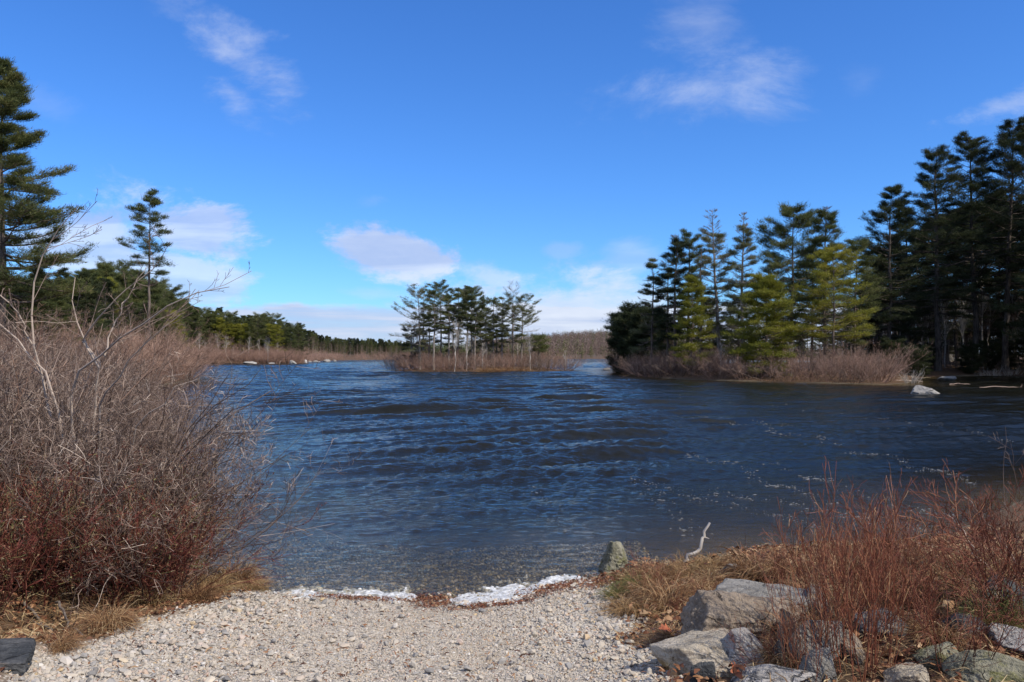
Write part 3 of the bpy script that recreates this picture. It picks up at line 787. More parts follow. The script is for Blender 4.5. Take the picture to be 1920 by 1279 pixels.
hero(926, 552, 118, 14, 'thin dead spar standing between the island pines', 40, name='dead_tree', cat='dead tree', cb=.4, nb=22, shape='spire', dead=.75, m=M_LICH, bark=M_GBARK, r0=.12, nl=4, dens=.5)
hero(963, 540, 117, 26, 'island pine with a bare forked dead top', 41, group=G_I, cb=.32, nb=44, shape='flat', dead=.2, top_bare=.28, rise=.3, curl=.6, r0=.16, nl=9, tuft=.27, m=M_LICH)
hero(1010, 632, 122, 16, 'small flat topped pine at the right end of the island', 42, group=G_I, cb=.55, nb=20, shape='flat', tuft=.4, r0=.12, nl=5)

# wooded spit on the right
G_S = 'conifers on the wooded spit'
for i, (px, top, hw, cb, nb, yd, lb, kw) in enumerate([
    (1222, 487, 34, .22, 54, 92, 'leftmost thin conifer on the spit, sparse and grey', dict(dead=.45, m=M_LICH, shape='spire')),
    (1252, 482, 24, .30, 46, 90, 'dark thin conifer second from the left on the spit', dict(dead=.25, shape='flat', m=M_DARK)),
    (1267, 437, 27, .26, 60, 88, 'tall dark conifer with a grey tip left of the yellow pine', dict(dead=.2, m=M_DARK, shape='pine', top_bare=.1)),
    (1289, 441, 25, .35, 50, 91, 'tall conifer with a tufted tip just left of the black snag', dict(dead=.2, shape='flat')),
    (1349, 391, 34, .24, 84, 86, 'tall conifer with bare grey top, left of a twin', dict(dead=.55, m=M_LICH, shape='pine', top_bare=.2, bark=M_GBARK, tilt=10)),
    (1391, 396, 37, .22, 88, 82, 'tall conifer with bare grey top, right of a twin', dict(dead=.5, m=M_LICH, shape='spire', top_bare=.15, bark=M_GBARK)),
    (1484, 399, 72, .30, 84, 84, 'broad pine with wide layered limbs behind the yellow pine', dict(shape='pine', tuft=.36, m=M_PINE)),
    (1546, 386, 60, .24, 80, 80, 'tall pine with a thin wind bent tip on the spit', dict(shape='spire', top_bare=.05, m=M_PINE, dead=.1)),
    (1562, 470, 60, .30, 54, 76, 'shorter golden green pine right of the wind bent tip', dict(shape='pine', m=M_YEL)),
    (1600, 452, 46, .22, 60, 86, 'round crowned golden pine before the dark wood', dict(shape='pine', m=M_PINE)),
    (1520, 480, 50, .30, 56, 90, 'pine filling the gap between the two broad ones', dict(shape='pine')),
    (1456, 500, 36, .25, 44, 92, 'dark conifer behind the yellow young pine', dict(shape='flat', m=M_DARK)),
    (1330, 560, 30, .2, 44, 92, 'low dark conifer behind the snag on the spit', dict(shape='pine', m=M_PINE)),
    (1385, 560, 34, .2, 44, 93, 'low conifer between the grey topped twins', dict(shape='pine', m=M_PINE)),
    (1245, 590, 26, .15, 40, 98, 'low bushy conifer behind the leftmost thin ones', dict(shape='pine', m=M_DARK)),
]):
    sh = kw.pop('shape'); hero(px, top, yd, hw, lb, 60 + i, name='conifer', cat='conifer', group=G_S, cb=cb, nb=nb, shape=sh, nl=11, stubs=16, curl=.35, tuft=kw.pop('tuft', .29), **kw)
hero(1316, 458, 85, 18, 'black dead snag with a few broken limbs on the spit', 80, name='dead_tree', cat='dead tree', cb=.5, nb=20, shape='flat', dead=.72, m=M_DARK, r0=.2, nl=4)
hero(1436, 524, 75, 52, 'bright yellow green young pine leaning over the brush', 81, name='young_pine', cat='pine tree', cb=.14, nb=90, shape='pine', m=M_YEL, tuft=.34, nl=10, r0=.14, rise=.05)
hero(1297, 522, 82, 30, 'small bright yellow green pine near the black snag', 82, name='young_pine', cat='pine tree', cb=.12, nb=60, shape='pine', m=M_YEL, tuft=.32, nl=8, r0=.11)
G_H = 'dark hemlocks at the left end of the spit'
for i, (px, top, hw, yd, lb) in enumerate([(1168, 596, 25, 112, 'dark bushy hemlock at the very tip of the spit'), (1190, 584, 34, 106, 'tallest of the dark bushy hemlocks'), (1214, 588, 32, 101, 'dark hemlock nearest the thin conifers')]):
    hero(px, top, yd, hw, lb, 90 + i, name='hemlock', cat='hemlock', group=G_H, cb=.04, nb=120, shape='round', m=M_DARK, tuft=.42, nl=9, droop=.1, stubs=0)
# tall dark pines of the right shore
G_R = 'tall dark pines on the right shore'
for i, (px, top, hw, cb, nb, yd, lb) in enumerate([
    (1668, 352, 54, .24, 80, 93, 'leftmost of the tall dark pines, with a fanned tip'),
    (1702, 395, 50, .22, 70, 101, 'lower dark pine between the fanned tip and the next'),
    (1758, 279, 66, .26, 100, 95, 'dark dense pine second of the tall ones'),
    (1826, 259, 66, .34, 100, 96, 'tall dark pine with layered gaps showing sky'),
    (1886, 236, 66, .36, 100, 94, 'tall pine with a thick straight trunk near the right edge'),
    (1932, 226, 76, .32, 100, 97, 'tallest dark pine, cut by the right edge of the photo'),
    (1640, 470, 44, .20, 60, 96, 'short dark pine at the left end of the dark wood'),
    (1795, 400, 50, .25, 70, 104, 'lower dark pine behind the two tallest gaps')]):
    hero(px, top, yd, hw, lb, 100 + i, group=G_R, cb=cb, nb=int(nb * 1.1), shape='pine', m=M_DARK, bark=M_SHADE_BARK, tuft=.32, nl=13, dead=.05, stubs=26, curl=.4, r0=.36 if top < 300 else .26, dens=1.0)

# ------------------------------------------------------------------ leafless trees and shrubs
def stems(rng, n, h, spread, lean, r, k=6, up=.06, wig=.07):
    a = rng.uniform(0, 6.28, n); b = spread * np.sqrt(rng.random(n)); P0 = np.stack([np.cos(a) * b, np.sin(a) * b, -.05 + 0 * a], -1)
    th = rng.uniform(lean[0], lean[1], n); az = a + rng.normal(size=n) * .7
    d = np.stack([np.cos(az) * np.sin(th), np.sin(az) * np.sin(th), np.cos(th)], -1); L = h * rng.uniform(.6, 1.05, n) / np.maximum(np.cos(th), .55)
    pts = [P0]
    for j in range(1, k):
        d = nrm(d + rng.normal(size=d.shape) * wig + np.array([0, 0, up])); pts.append(pts[-1] + d * (L / (k - 1))[:, None])
    return np.stack(pts, 1), r * rng.uniform(.6, 1.1, n)[:, None] * np.linspace(1, .4, k)[None]


def shrub(seed, h, spread, n0, levels, r, m, lean=(.05, .8), sides=(4, 3, 3, 3), up=.05, leaf=0, leafsize=.02, vb=(.35, .5, .6, .7), name='shrub'):
    rng = np.random.default_rng(seed); g = Geo(); P, R = stems(rng, n0, h, spread, lean, r)
    tubes(g, P, R, sides[0], np.clip(vb[0] + rng.normal(size=len(P)) * .15, 0, 1), rng)
    for i, (nc, lf, an) in enumerate(levels):
        P, R = grow(P, R, nc, .18, .98, an, lf, rng, 4, up, .2, .66); R = np.maximum(R, .0019)
        tubes(g, P, R, 3, np.clip(vb[i + 1] + rng.normal(size=len(P)) * .24, 0, 1), rng)
    if leaf:
        I = rng.integers(0, len(P), leaf); C, tn = sample(P[I], rng.random(leaf))
        blades(g, C, nrm(tn + rng.normal(size=tn.shape) * .8), leafsize * rng.uniform(.6, 1.4, leaf), leafsize * .6 * rng.uniform(.6, 1.3, leaf), rng, rng.random(leaf))
    return g.mesh(name, m)


def bare_tree(seed, h, r, bark=M_GBARK, tw=M_TWIG, fork=.35):
    rng = np.random.default_rng(seed); k = 9; t = np.linspace(0, 1, k); wob = np.cumsum(rng.normal(size=(k, 2)) * h * .012, 0); wob -= wob[0]
    P = np.stack([wob[:, 0], wob[:, 1], t * h * .92 - .2 * (t == 0)], -1)[None]; R = (r * (1 - t) ** .8 + r * .12)[None]
    g = Geo(); tubes(g, P, R, 7); g2 = Geo()
    P1, R1 = grow(P, R, 16, fork, .98, (.35, .9), (.22, .42), rng, 6, .10, .12, .5); tubes(g2, P1, R1, 4, .6)
    P2, R2 = grow(P1, R1, 6, .2, .95, (.4, .9), (.3, .55), rng, 4, .05, .16, .55); R2 = np.maximum(R2, .008); tubes(g2, P2, R2, 3, .5)
    P3, R3 = grow(P2, R2, 5, .15, 1, (.4, .9), (.4, .7), rng, 3, .03, .16, .55); R3 = np.maximum(R3, .006); tubes(g2, P3, R3, 3, .4)
    return g.mesh('trunk', bark, True), g2.mesh('branches', tw)


RN = np.random.default_rng(77)
def copies(name, pool, pts, label, cat, group, smin=.8, smax=1.2, first=0):
    """one object per plant; the meshes are shared"""
    for i, (x, y, *rest) in enumerate(pts):
        s = (rest[0] if rest else 1.0) * RN.uniform(smin, smax); zz = gz(x, y)
        me = pool[int(RN.integers(len(pool)))]
        if isinstance(me, tuple):
            parts = ('trunk', 'crown') if me[1].name.startswith('crown') else ('trunk', 'branches')
            put_tree(name, me, x, y, label, cat, group, s, RN.uniform(0, 6.28), s * RN.uniform(.9, 1.12), parts, zz - .02)
        else:
            o = obj(name, me, None, (x, y, zz - .02), label, cat, group); o.scale = (s, s, s * RN.uniform(.85, 1.1)); o.rotation_euler = (0, 0, RN.uniform(0, 6.28))


def inland(n, x0, x1, y0, y1, lo, hi, seed, test=None, gap=0.0):
    r = np.random.default_rng(seed); o = []
    while len(o) < n:
        X_, Y_ = r.uniform(x0, x1, 400), r.uniform(y0, y1, 400); d = land(X_, Y_); ok = (d > lo) & (d < hi)
        if test is not None: ok &= test(X_, Y_)
        for a, b in zip(X_[ok], Y_[ok]):
            if all((a - c[0]) ** 2 + (b - c[1]) ** 2 > gap * gap for c in o): o.append((a, b))
            if len(o) >= n: break
        gap *= .96
    return o


# brush fringing the shores
BR = [shrub(200 + i, 2.3, 1.1, 24, [(5, (.25, .5), (.25, .8)), (5, (.3, .6), (.3, .9)), (4, (.35, .7), (.3, .9))], .018, M_BRUSH, lean=(.15, 1.35), up=.07, name='brush') for i in range(4)]
BG = [shrub(210 + i, 2.3, 1.0, 20, [(5, (.25, .5), (.25, .8)), (5, (.3, .6), (.3, .9)), (4, (.35, .7), (.3, .9))], .018, M_TWIG, lean=(.15, 1.3), up=.07, name='brush') for i in range(2)]
isl = lambda X_, Y_: sdf(X_, Y_, ISL) > 0
pI = inland(90, -20, 10, 108, 128, .2, 30, 1, isl, 1.9)
copies('brush_shrub', BR + BG[:1], pI, 'brown leafless shrub in the brush that rings the small island', 'shrub', 'shrubs on the small island', .75, 1.05)
pS = inland(112, 12, 34, 62, 130, .2, 5.5, 2, lambda X_, Y_: (X_ / Y_ < .45) & (Y_ < 133), 1.5)
copies('brush_shrub', BR + BG, pS, 'brown leafless shrub in the brush along the wooded spit', 'shrub', 'shrubs along the wooded spit', .68, 1.05)
def brush_mass(name, pts, seed, h0, m):
    """far shore brush that reads as one mass"""
    r = np.random.default_rng(seed); g = Geo()
    for x, y in pts:
        P, R = stems(r, 16, h0 * r.uniform(.7, 1.2), 1.3, (.05, 1.0), .03); P = P + np.array([x, y, gz(x, y)]); tubes(g, P, R, 3, np.clip(.45 + r.normal(size=len(P)) * .15, 0, 1))
        P, R = grow(P, R, 6, .2, 1, (.3, .9), (.3, .8), r, 4, .03, .16, .7); tubes(g, P, R, 3, np.clip(.5 + r.normal(size=len(P)) * .15, 0, 1))
        P, R = grow(P, R, 4, .2, 1, (.3, .9), (.4, .8), r, 3, .03, .16, .8); tubes(g, P, R, 3, np.clip(.6 + r.normal(size=len(P)) * .15, 0, 1))
    obj(name, g.mesh(name, m), kind='stuff')
brush_mass('far_shore_brush', inland(120, -112, -62, 239, 262, .3, 9, 3, None, 2.2), 1, 3.4, M_BRUSH)
brush_mass('distant_shore_brush', inland(70, -130, -50, 264, 640, .3, 9, 4, lambda X_, Y_: X_ / Y_ > -.27, 3), 2, 4.0, M_BRUSH)
pP = inland(80, -60, -24, 42, 98, .2, 9, 5, lambda X_, Y_: Y_ > 40, 1.5)
copies('brush_shrub', BR, pP, 'reddish brown shrub on the left point behind the alder', 'shrub', 'shrubs on the left point', 1.0, 1.55)
# filler shrubs on the dark right shore
pD = inland(40, 40, 72, 90, 112, .5, 14, 6, None, 1.8)
copies('brush_shrub', BG, pD, 'dim leafless shrub under the tall dark pines', 'shrub', 'shrubs under the dark pines', .6, 1.0)

# woods made of shared trees
def pp(seed, h, R, cb, nb, m, shape='pine', **kw):
    rad = {'pine': lambda q: R * (.14 + .95 * math.sin(math.pi * min(1, (1 - q) * .62 + .02))), 'round': lambda q: R * (.35 + .7 * math.sin(math.pi * (.9 - .75 * q)))}[shape]
    return pine(seed, h, h * .012, cb, rad, nb, m=m, **kw)
W_G = [pp(300 + i, 15, 2.9, .16, 84, M_PINE, tuft=.36, nl=10) for i in range(4)] + [pp(304, 15, 3.2, .25, 80, M_PINE, 'round', tuft=.36, nl=10)]
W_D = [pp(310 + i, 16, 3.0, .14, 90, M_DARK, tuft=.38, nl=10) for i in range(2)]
W_Y = [pp(315 + i, 13, 3.0, .14, 80, M_YEL, tuft=.36, nl=9) for i in range(1)]
BT = [bare_tree(330 + i, 11, .11) for i in range(3)]
BTP = [bare_tree(335 + i, 11, .10, M_PBARK, M_BIRCH) for i in range(2)]


def prof(px, pts): return float(np.interp(px, [a for a, _ in pts], [b for _, b in pts]))
# far left woods, tops follow the skyline of the photograph
def skyline(n, px0, px1, Yf, topf, label, group, pool, seed, jit=8, base=15, name='pine_tree', cat='pine tree'):
    r = np.random.default_rng(seed)
    for i in range(n):
        px = px0 + (px1 - px0) * (i + r.uniform(.1, .9)) / n; Yd = Yf(px, r); x = (px - 960) / F * Yd
        if float(land(np.array([x]), np.array([Yd]))[0]) < .8: continue
        zb = gz(x, Yd); h = CH + (HZ - topf(px) - abs(r.normal()) * jit * -1 * -1) / F * Yd - zb
        if h < 2: h = 2
        me = pool[int(r.integers(len(pool)))]; s = h / base
        parts = ('trunk', 'crown') if me[1].name.startswith('crown') else ('trunk', 'branches')
        put_tree(name, me, x, Yd, label, cat, group, max(s, .55) * r.uniform(.85, 1.05), r.uniform(0, 6.28), s, parts, zb)


TL = [(120, 520), (200, 494), (240, 520), (280, 528), (310, 540), (330, 566), (345, 572), (375, 592), (415, 590), (440, 600), (480, 597), (510, 600), (530, 612), (560, 618), (585, 620), (600, 629), (640, 635), (700, 636), (760, 640)]
topL = lambda px: prof(px, TL)
skyline(26, 335, 570, lambda px, r: r.uniform(256, 268), lambda px: topL(px) - 5, 'front pine of the woods above the far left brush', 'front pines of the far left woods', W_G + W_Y, 1, 6)
skyline(34, 330, 580, lambda px, r: r.uniform(270, 300), lambda px: topL(px) - 7, 'pine deep in the woods above the far left brush', 'back pines of the far left woods', W_G + W_D, 2, 5)
skyline(24, 330, 575, lambda px, r: r.uniform(252, 262), lambda px: topL(px) + 30, 'pale leafless tree at the edge of the far left woods', 'leafless trees of the far left woods', BT + BTP, 3, 8, 11, 'bare_tree', 'tree')
skyline(46, 560, 765, lambda px, r: 470 + (px - 560) * 1.0 + r.uniform(0, 40), lambda px: topL(px) + 1, 'dark pine in the most distant left woods', 'pines of the most distant left woods', W_G + W_D, 4, 4)
skyline(40, 560, 775, lambda px, r: 450 + (px - 560) * .95 + r.uniform(0, 25), lambda px: topL(px) + 9, 'grey leafless tree in the most distant left woods', 'leafless trees of the most distant left woods', BT, 5, 4, 11, 'bare_tree', 'tree')
skyline(40, 560, 800, lambda px, r: 560 + (px - 560) * 1.0 + r.uniform(0, 60), lambda px: topL(px) + 1, 'dark pine in the most distant left woods', 'pines of the most distant left woods', W_D, 14, 4)
# woods behind the left point
TM = [(-80, 480), (100, 520), (150, 515), (200, 496), (235, 520), (280, 528), (310, 542), (335, 566), (350, 560), (365, 590), (400, 600)]
topM = lambda px: prof(px, TM)
skyline(20, 120, 350, lambda px, r: r.uniform(100, 118), topM, 'bushy pine in the woods behind the left point', 'pines behind the left point', W_G + W_Y, 6, 10)
skyline(22, 60, 350, lambda px, r: r.uniform(122, 150), topM, 'dark pine deep in the woods behind the left point', 'dark pines behind the left point', W_D + W_G, 7, 10)
skyline(16, -60, 200, lambda px, r: r.uniform(52, 80), lambda px: 520 + max(0, px - 100) * .1, 'shaggy pine behind the tallest left pine', 'pines behind the tallest left pine', W_G + W_D, 8, 14)
skyline(20, 60, 350, lambda px, r: r.uniform(88, 100), lambda px: topM(px) + 45, 'leafless tree on the left point', 'leafless trees on the left point', BT, 9, 14, 11, 'bare_tree', 'tree')
skyline(14, 180, 340, lambda px, r: r.uniform(96, 106), lambda px: topM(px) + 40, 'low golden green pine above the left point brush', 'low pines above the left point brush', W_G + W_Y, 19, 12)
# dark wood on the right shore and beyond the frame
r = np.random.default_rng(9)
skyline(12, 1600, 1990, lambda px, r: r.uniform(106, 130), lambda px: prof(px, [(1600, 500), (1660, 450), (1740, 400), (1900, 330), (2000, 300)]) + 30, 'dark pine inside the right shore wood', 'pines inside the right shore wood', W_D, 10, 30)
skyline(46, 1580, 1960, lambda px, r: r.uniform(97, 125), lambda px: 540, 'grey leafless tree inside the right shore wood', 'leafless trees inside the right shore wood', BT + BTP[:1], 11, 30, 11, 'bare_tree', 'tree')
skyline(14, 1590, 1990, lambda px, r: r.uniform(130, 170), lambda px: 560, 'dark pine deep behind the right shore wood', 'pines deep behind the right shore wood', W_D, 12, 20)
skyline(22, 1960, 2700, lambda px, r: r.uniform(84, 120), lambda px: 270, 'tall dark pine beyond the right edge', 'pines beyond the right edge', W_D, 13, 40)
skyline(14, 2060, 2500, lambda px, r: r.uniform(50, 82), lambda px: 330, 'dark pine added beyond the frame to shade the right cove', 'added shade pines beyond the frame', W_D, 21, 40)  # unseen pines on invented shore, added to throw shade on the cove
skyline(30, 1160, 1640, lambda px, r: r.uniform(158, 190), lambda px: 606, 'dark pine far behind the wooded spit', 'pines far behind the spit', W_D + W_G[:1], 22, 14)
HB = [pp(350 + i, 5, 1.9, .03, 60, M_DARK, 'round', tuft=.3, nl=8, stubs=0) for i in range(2)]
copies('hemlock_bush', HB, inland(28, 36, 66, 84, 104, .3, 9, 44, lambda a, b: a / b > .44, 1.6), 'low dark hemlock bush at the foot of the tall dark pines', 'hemlock', 'hemlock bushes under the dark pines', .35, .7)
# trees of the spit floor
skyline(26, 1235, 1620, lambda px, r: r.uniform(92, 104), lambda px: 600, 'small leafless tree on the spit floor', 'small leafless trees on the spit', BT + BTP[:1], 15, 22, 11, 'bare_tree', 'tree')
skyline(14, 765, 1000, lambda px, r: r.uniform(116, 128), lambda px: 596, 'grey leafless tree among the trunks of the small island', 'leafless trees of the small island', BT + BTP[:1], 23, 26, 11, 'bare_tree', 'tree')
# thin pale birches that show one by one
for i, (px, top, yd, lb) in enumerate([
    (852, 600, 112, 'crooked pale birch in front of the island pines'), (905, 640, 112, 'short white birch stem at the middle of the island brush'), (995, 618, 114, 'thin birch right of the island grove'),
    (1060, 655, 122, 'small birch at the right tip of the island'), (875, 620, 113, 'slim birch among the middle island trunks'), (1842, 480, 101, 'white birch in the dark wood, the straight tall one'),
    (1772, 560, 100, 'white birch in the dark wood, left of the straight one'), (1806, 540, 102, 'leaning birch between two dark trunks'), (1912, 600, 98, 'birch stem showing at the right edge of the wood'),
    (1483, 640, 74, 'pale broken stem in the spit brush'), (1350, 640, 79, 'short grey stem in the spit brush'), (385, 640, 249, 'pale stem among the far left brush, nearest the point'), (503, 640, 245, 'pale stem standing at the far left waterline')]):
    x = (px - 960) / F * yd; zb = gz(x, yd); h = CH + (HZ - top) / F * yd - zb
    me = BTP[i % 2]; put_tree('birch_tree', me, x, yd, lb, 'birch tree', 'pale birches', h / 11, i * 1.3, h / 11, ('trunk', 'branches'), zb)

# hill woods: nobody could count them
def far_wood(name, n, x0, x1, y0, y1, h, seed, m, conif, test=None):
    r = np.random.default_rng(seed); x = r.uniform(x0, x1, n); y = r.uniform(y0, y1, n); ok = land(x, y) > 3
    if test is not None: ok &= test(x, y, r)
    x, y = x[ok], y[ok]; n = len(x); z = H(x, y); hh = h * r.uniform(.7, 1.25, n); k = 28 if conif else 34
    J = np.repeat(np.arange(n), k); t = r.uniform(.12, 1, len(J)); w = (hh[J] * (.30 * (1.02 - t) if conif else .30 * np.sin(math.pi * np.clip(t, .1, .98)) ** .5))
    a = r.uniform(0, 6.28, len(J)); C = np.stack([x[J] + np.cos(a) * w * .4, y[J] + np.sin(a) * w * .4, z[J] + t * hh[J]], -1)
    up = (-.1 if conif else .9); Dr = nrm(np.stack([np.cos(a), np.sin(a), up + r.normal(size=len(J)) * .4], -1))
    tv = r.uniform(.2, .8, n)
    g = Geo(); blades(g, C, Dr, (w * .6 + .35), (.8 if conif else .32) * np.ones(len(J)) * r.uniform(.5, 1.3, len(J)), r, np.clip(tv[J] + r.normal(size=len(J)) * .12, 0, 1))
    P = np.stack([np.stack([x, y, z - 1], -1), np.stack([x, y, z + hh * .9], -1)], 1); tubes(g, P, np.stack([.2 + 0 * x, .06 + 0 * x], 1), 3, .7)
    obj(name, g.mesh(name, m), kind='stuff')
far_wood('hillside_woods', 6500, -60, 420, 720, 1500, 13, 1, M_HILL, False, lambda x, y, r: (x / y > -.05) & (x / y < .22))
far_wood('hillside_conifers', 1800, -60, 420, 700, 1500, 15, 2, M_PINE, True, lambda x, y, r: (x / y > -.05) & (x / y < .22) & ((fbm(x / 60, y / 60, 8, 3) > .10) | (y < 770) | ((y > 1250) & (y < 1400))))
far_wood('distant_woods', 2600, -420, 20, 700, 1100, 12, 3, M_PINE, True, lambda x, y, r: (x / y < .02))

# cottage half hidden behind the dark trunks
def box(g, x0, x1, y0, y1, z0, z1, var=.5):
    V = np.array([(x0, y0, z0), (x1, y0, z0), (x1, y1, z0), (x0, y1, z0), (x0, y0, z1), (x1, y0, z1), (x1, y1, z1), (x0, y1, z1)], float)
    g.add(V, Q=np.array([(0, 1, 5, 4), (1, 2, 6, 5), (2, 3, 7, 6), (3, 0, 4, 7), (4, 5, 6, 7), (3, 2, 1, 0)]), var=var)
m, n, out = mat('pale_siding'); o_ = objco(n); sp_ = n.node('ShaderNodeSeparateXYZ'); n.t.links.new(o_, sp_.inputs[0])
lap = n.m('FRACT', n.m('MULTIPLY', sp_.outputs[2], 5.0)); n.t.links.new(pbsdf(n, (.62, .62, .60, 1), .7, .3, bump(n, lap, .8, .03)).outputs[0], out.inputs[0]); M_SID = m
m, n, out = mat('roof_shingle'); n.t.links.new(pbsdf(n, n.ramp(n.noise(objco(n), 6, 5), [(.3, (.20, .20, .21)), (.7, (.36, .36, .37))]), .9).outputs[0], out.inputs[0]); M_ROOF = m
m, n, out = mat('window_glass'); n.t.links.new(pbsdf(n, (.03, .04, .05, 1), .08, .6).outputs[0], out.inputs[0]); M_GLASS = m
cx, cy = (1750 - 960) / F * 140, 140; cz = gz(cx, cy)
cot = obj('cottage', None, None, (cx, cy, cz), 'pale cottage half hidden behind the dark tree trunks', 'house'); cot.rotation_euler = (0, 0, -.3)
g = Geo(); box(g, -5.2, 5.2, -3, 3, -.5, 2.4); obj('wall', g.mesh('wall', M_SID), cot)
g = Geo(); V = np.array([(-5.6, -3.4, 2.41), (5.6, -3.4, 2.41), (5.6, 3.4, 2.41), (-5.6, 3.4, 2.41), (-5.6, 0, 4.0), (5.6, 0, 4.0)], float)
g.add(V, Q=np.array([(0, 1, 5, 4), (2, 3, 4, 5), (3, 2, 1, 0)]), T=None); g.add(V, T=np.array([(0, 4, 3), (1, 2, 5)])); obj('roof', g.mesh('roof', M_ROOF), cot)
for wx in (-3.4, -.8, 3.2):
    g = Geo(); box(g, wx - .6, wx + .6, -3.06, -2.99, .8, 1.9); f_ = obj('window', g.mesh('window', M_WHITE), cot)
    g = Geo(); box(g, wx - .48, wx + .48, -3.09, -3.065, .92, 1.78); obj('pane', g.mesh('pane', M_GLASS), f_)
g = Geo(); box(g, .8, 1.8, -3.05, -2.99, -.2, 1.9); obj('door', g.mesh('door', M_ROOF), cot)

# ------------------------------------------------------------------ left bank thicket
def taper(pts, f): return [(x, y, f(960 + F * x / y)) for x, y in pts]
AL = [shrub(400 + i, 2.3, .38, 15, [(6, (.3, .55), (.3, .95)), (5, (.3, .6), (.4, 1.1)), (2, (.35, .8), (.5, 1.3))], .0185, [M_TWIG, M_RTWIG][i % 2], lean=(.05, 1.15), up=.03, vb=(.6, .4, .5, .55)) for i in range(5)]
ALS = [shrub(410 + i, 1.35, .35, 18, [(6, (.3, .55), (.3, .95)), (5, (.35, .6), (.4, 1.1)), (2, (.35, .8), (.5, 1.3))], .007, M_TWIG, lean=(.1, 1.0), up=.02, vb=(.3, .4, .45, .5)) for i in range(3)]
HE = [shrub(420 + i, .75, .30, 34, [(6, (.3, .6), (.3, .8)), (5, (.35, .7), (.3, .9))], .0042, M_HEATH, lean=(.0, .9), up=.05, leaf=2600, leafsize=.021, vb=(.12, .25, .4)) for i in range(4)]
left = lambda X_, Y_: (X_ < -2.0) & (X_ / Y_ > -.80) & (ramp_mask(X_, Y_) < .1)
prof1 = lambda px: prof(px, [(-200, .98), (60, .90), (170, .78), (240, .64), (290, .52), (420, .36)])
copies('alder_shrub', AL, taper(inland(31, -14, -3.4, 8.6, 20, .6, 7, 31, lambda a, b: left(a, b) & (a / b < -.43), .8), prof1), 'grey leafless shrub in the tall thicket on the left bank', 'shrub', 'shrubs of the left bank thicket', .72, .98)
copies('alder_shrub', AL, taper(inland(56, -26, -6, 20, 46, .3, 7, 32, left, 1.1), lambda px: prof(px, [(0, .9), (150, .82), (250, .62), (330, .5), (400, .42)])), 'grey brown shrub at the back of the left bank thicket', 'shrub', 'shrubs at the back of the left thicket', .8, 1.1)
copies('twiggy_shrub', ALS, inland(38, -8, -3.0, 6.9, 12.5, .4, 4.5, 33, lambda a, b: left(a, b) & (a / b < -.43), .55), 'knee high tangle of grey brown twigs on the left bank', 'shrub', 'low twiggy shrubs of the left bank', .8, 1.15)
copies('heath_shrub', HE, inland(92, -7.5, -2.6, 4.9, 10.8, .3, 5.2, 34, lambda a, b: (a / b < -.405) & (a < -2.8 - .75 * np.maximum(0, 6.9 - b)) & (a / b > -.8) & (b > 5.3 + .0 * a), .28), 'low reddish leaved shrub at the foot of the left thicket', 'shrub', 'low reddish shrubs of the left bank', .65, 1.15)
# the pale alder whose limbs stand against the sky
m = M_TWIG
def px3(px, py, Yd): return ((px - 960) / F * Yd, Yd, CH + (HZ - py) / F * Yd)
def limb(pts, r0, r1, k=12):
    k = 12
    P = np.array([px3(*q) for q in pts]); s_ = np.concatenate([[0], np.cumsum(np.linalg.norm(np.diff(P, axis=0), axis=1))]); s_ /= s_[-1]
    t = np.linspace(0, 1, k); Q = np.stack([np.interp(t, s_, P[:, i]) for i in range(3)], -1)
    Q[1:-1] = Q[1:-1] + np.random.default_rng(int(pts[0][0])).normal(size=(k - 2, 3)) * .012
    return Q, np.linspace(r0, r1, k)
def big_alder(name, limbs, label, seed, m, base, nc=(9, 5, 3), cat='alder', lf=(.12, .34), mr=.0028):
    g = Geo(); rng = np.random.default_rng(seed); pale = 0.97 if cat == 'alder' else .45; Ps, Rs = zip(*[limb(*l) for l in limbs]); P, R = np.stack(Ps), np.stack(Rs) * .9
    tubes(g, P, R, 6, pale, rng)
    P1, R1 = grow(P, R, nc[0], .15, .97, (.35, .8), lf, rng, 5, .05, .11, .45); R1 = np.maximum(R1, mr); tubes(g, P1, R1, 4, pale * .88, rng)
    P2, R2 = grow(P1, R1, nc[1], .15, .97, (.4, .9), (.22, .5), rng, 4, .03, .15, .6); R2 = np.maximum(R2, mr * .75); tubes(g, P2, R2, 3, .58, rng)
    P3, R3 = grow(P2, R2, nc[2], .3, 1, (.4, .9), (.25, .5), rng, 3, .02, .15, .6); R3 = np.maximum(R3, mr * .6); tubes(g, P3, R3, 3, .5, rng)
    for k_ in range(len(g.V)): g.V[k_] = g.V[k_] - np.array(base)
    return obj(name, g.mesh(name, m), None, base, label, cat)
base = (-4.7, 8.9, gz(-4.7, 8.9))
bx = lambda: (150, 1010, 8.9)
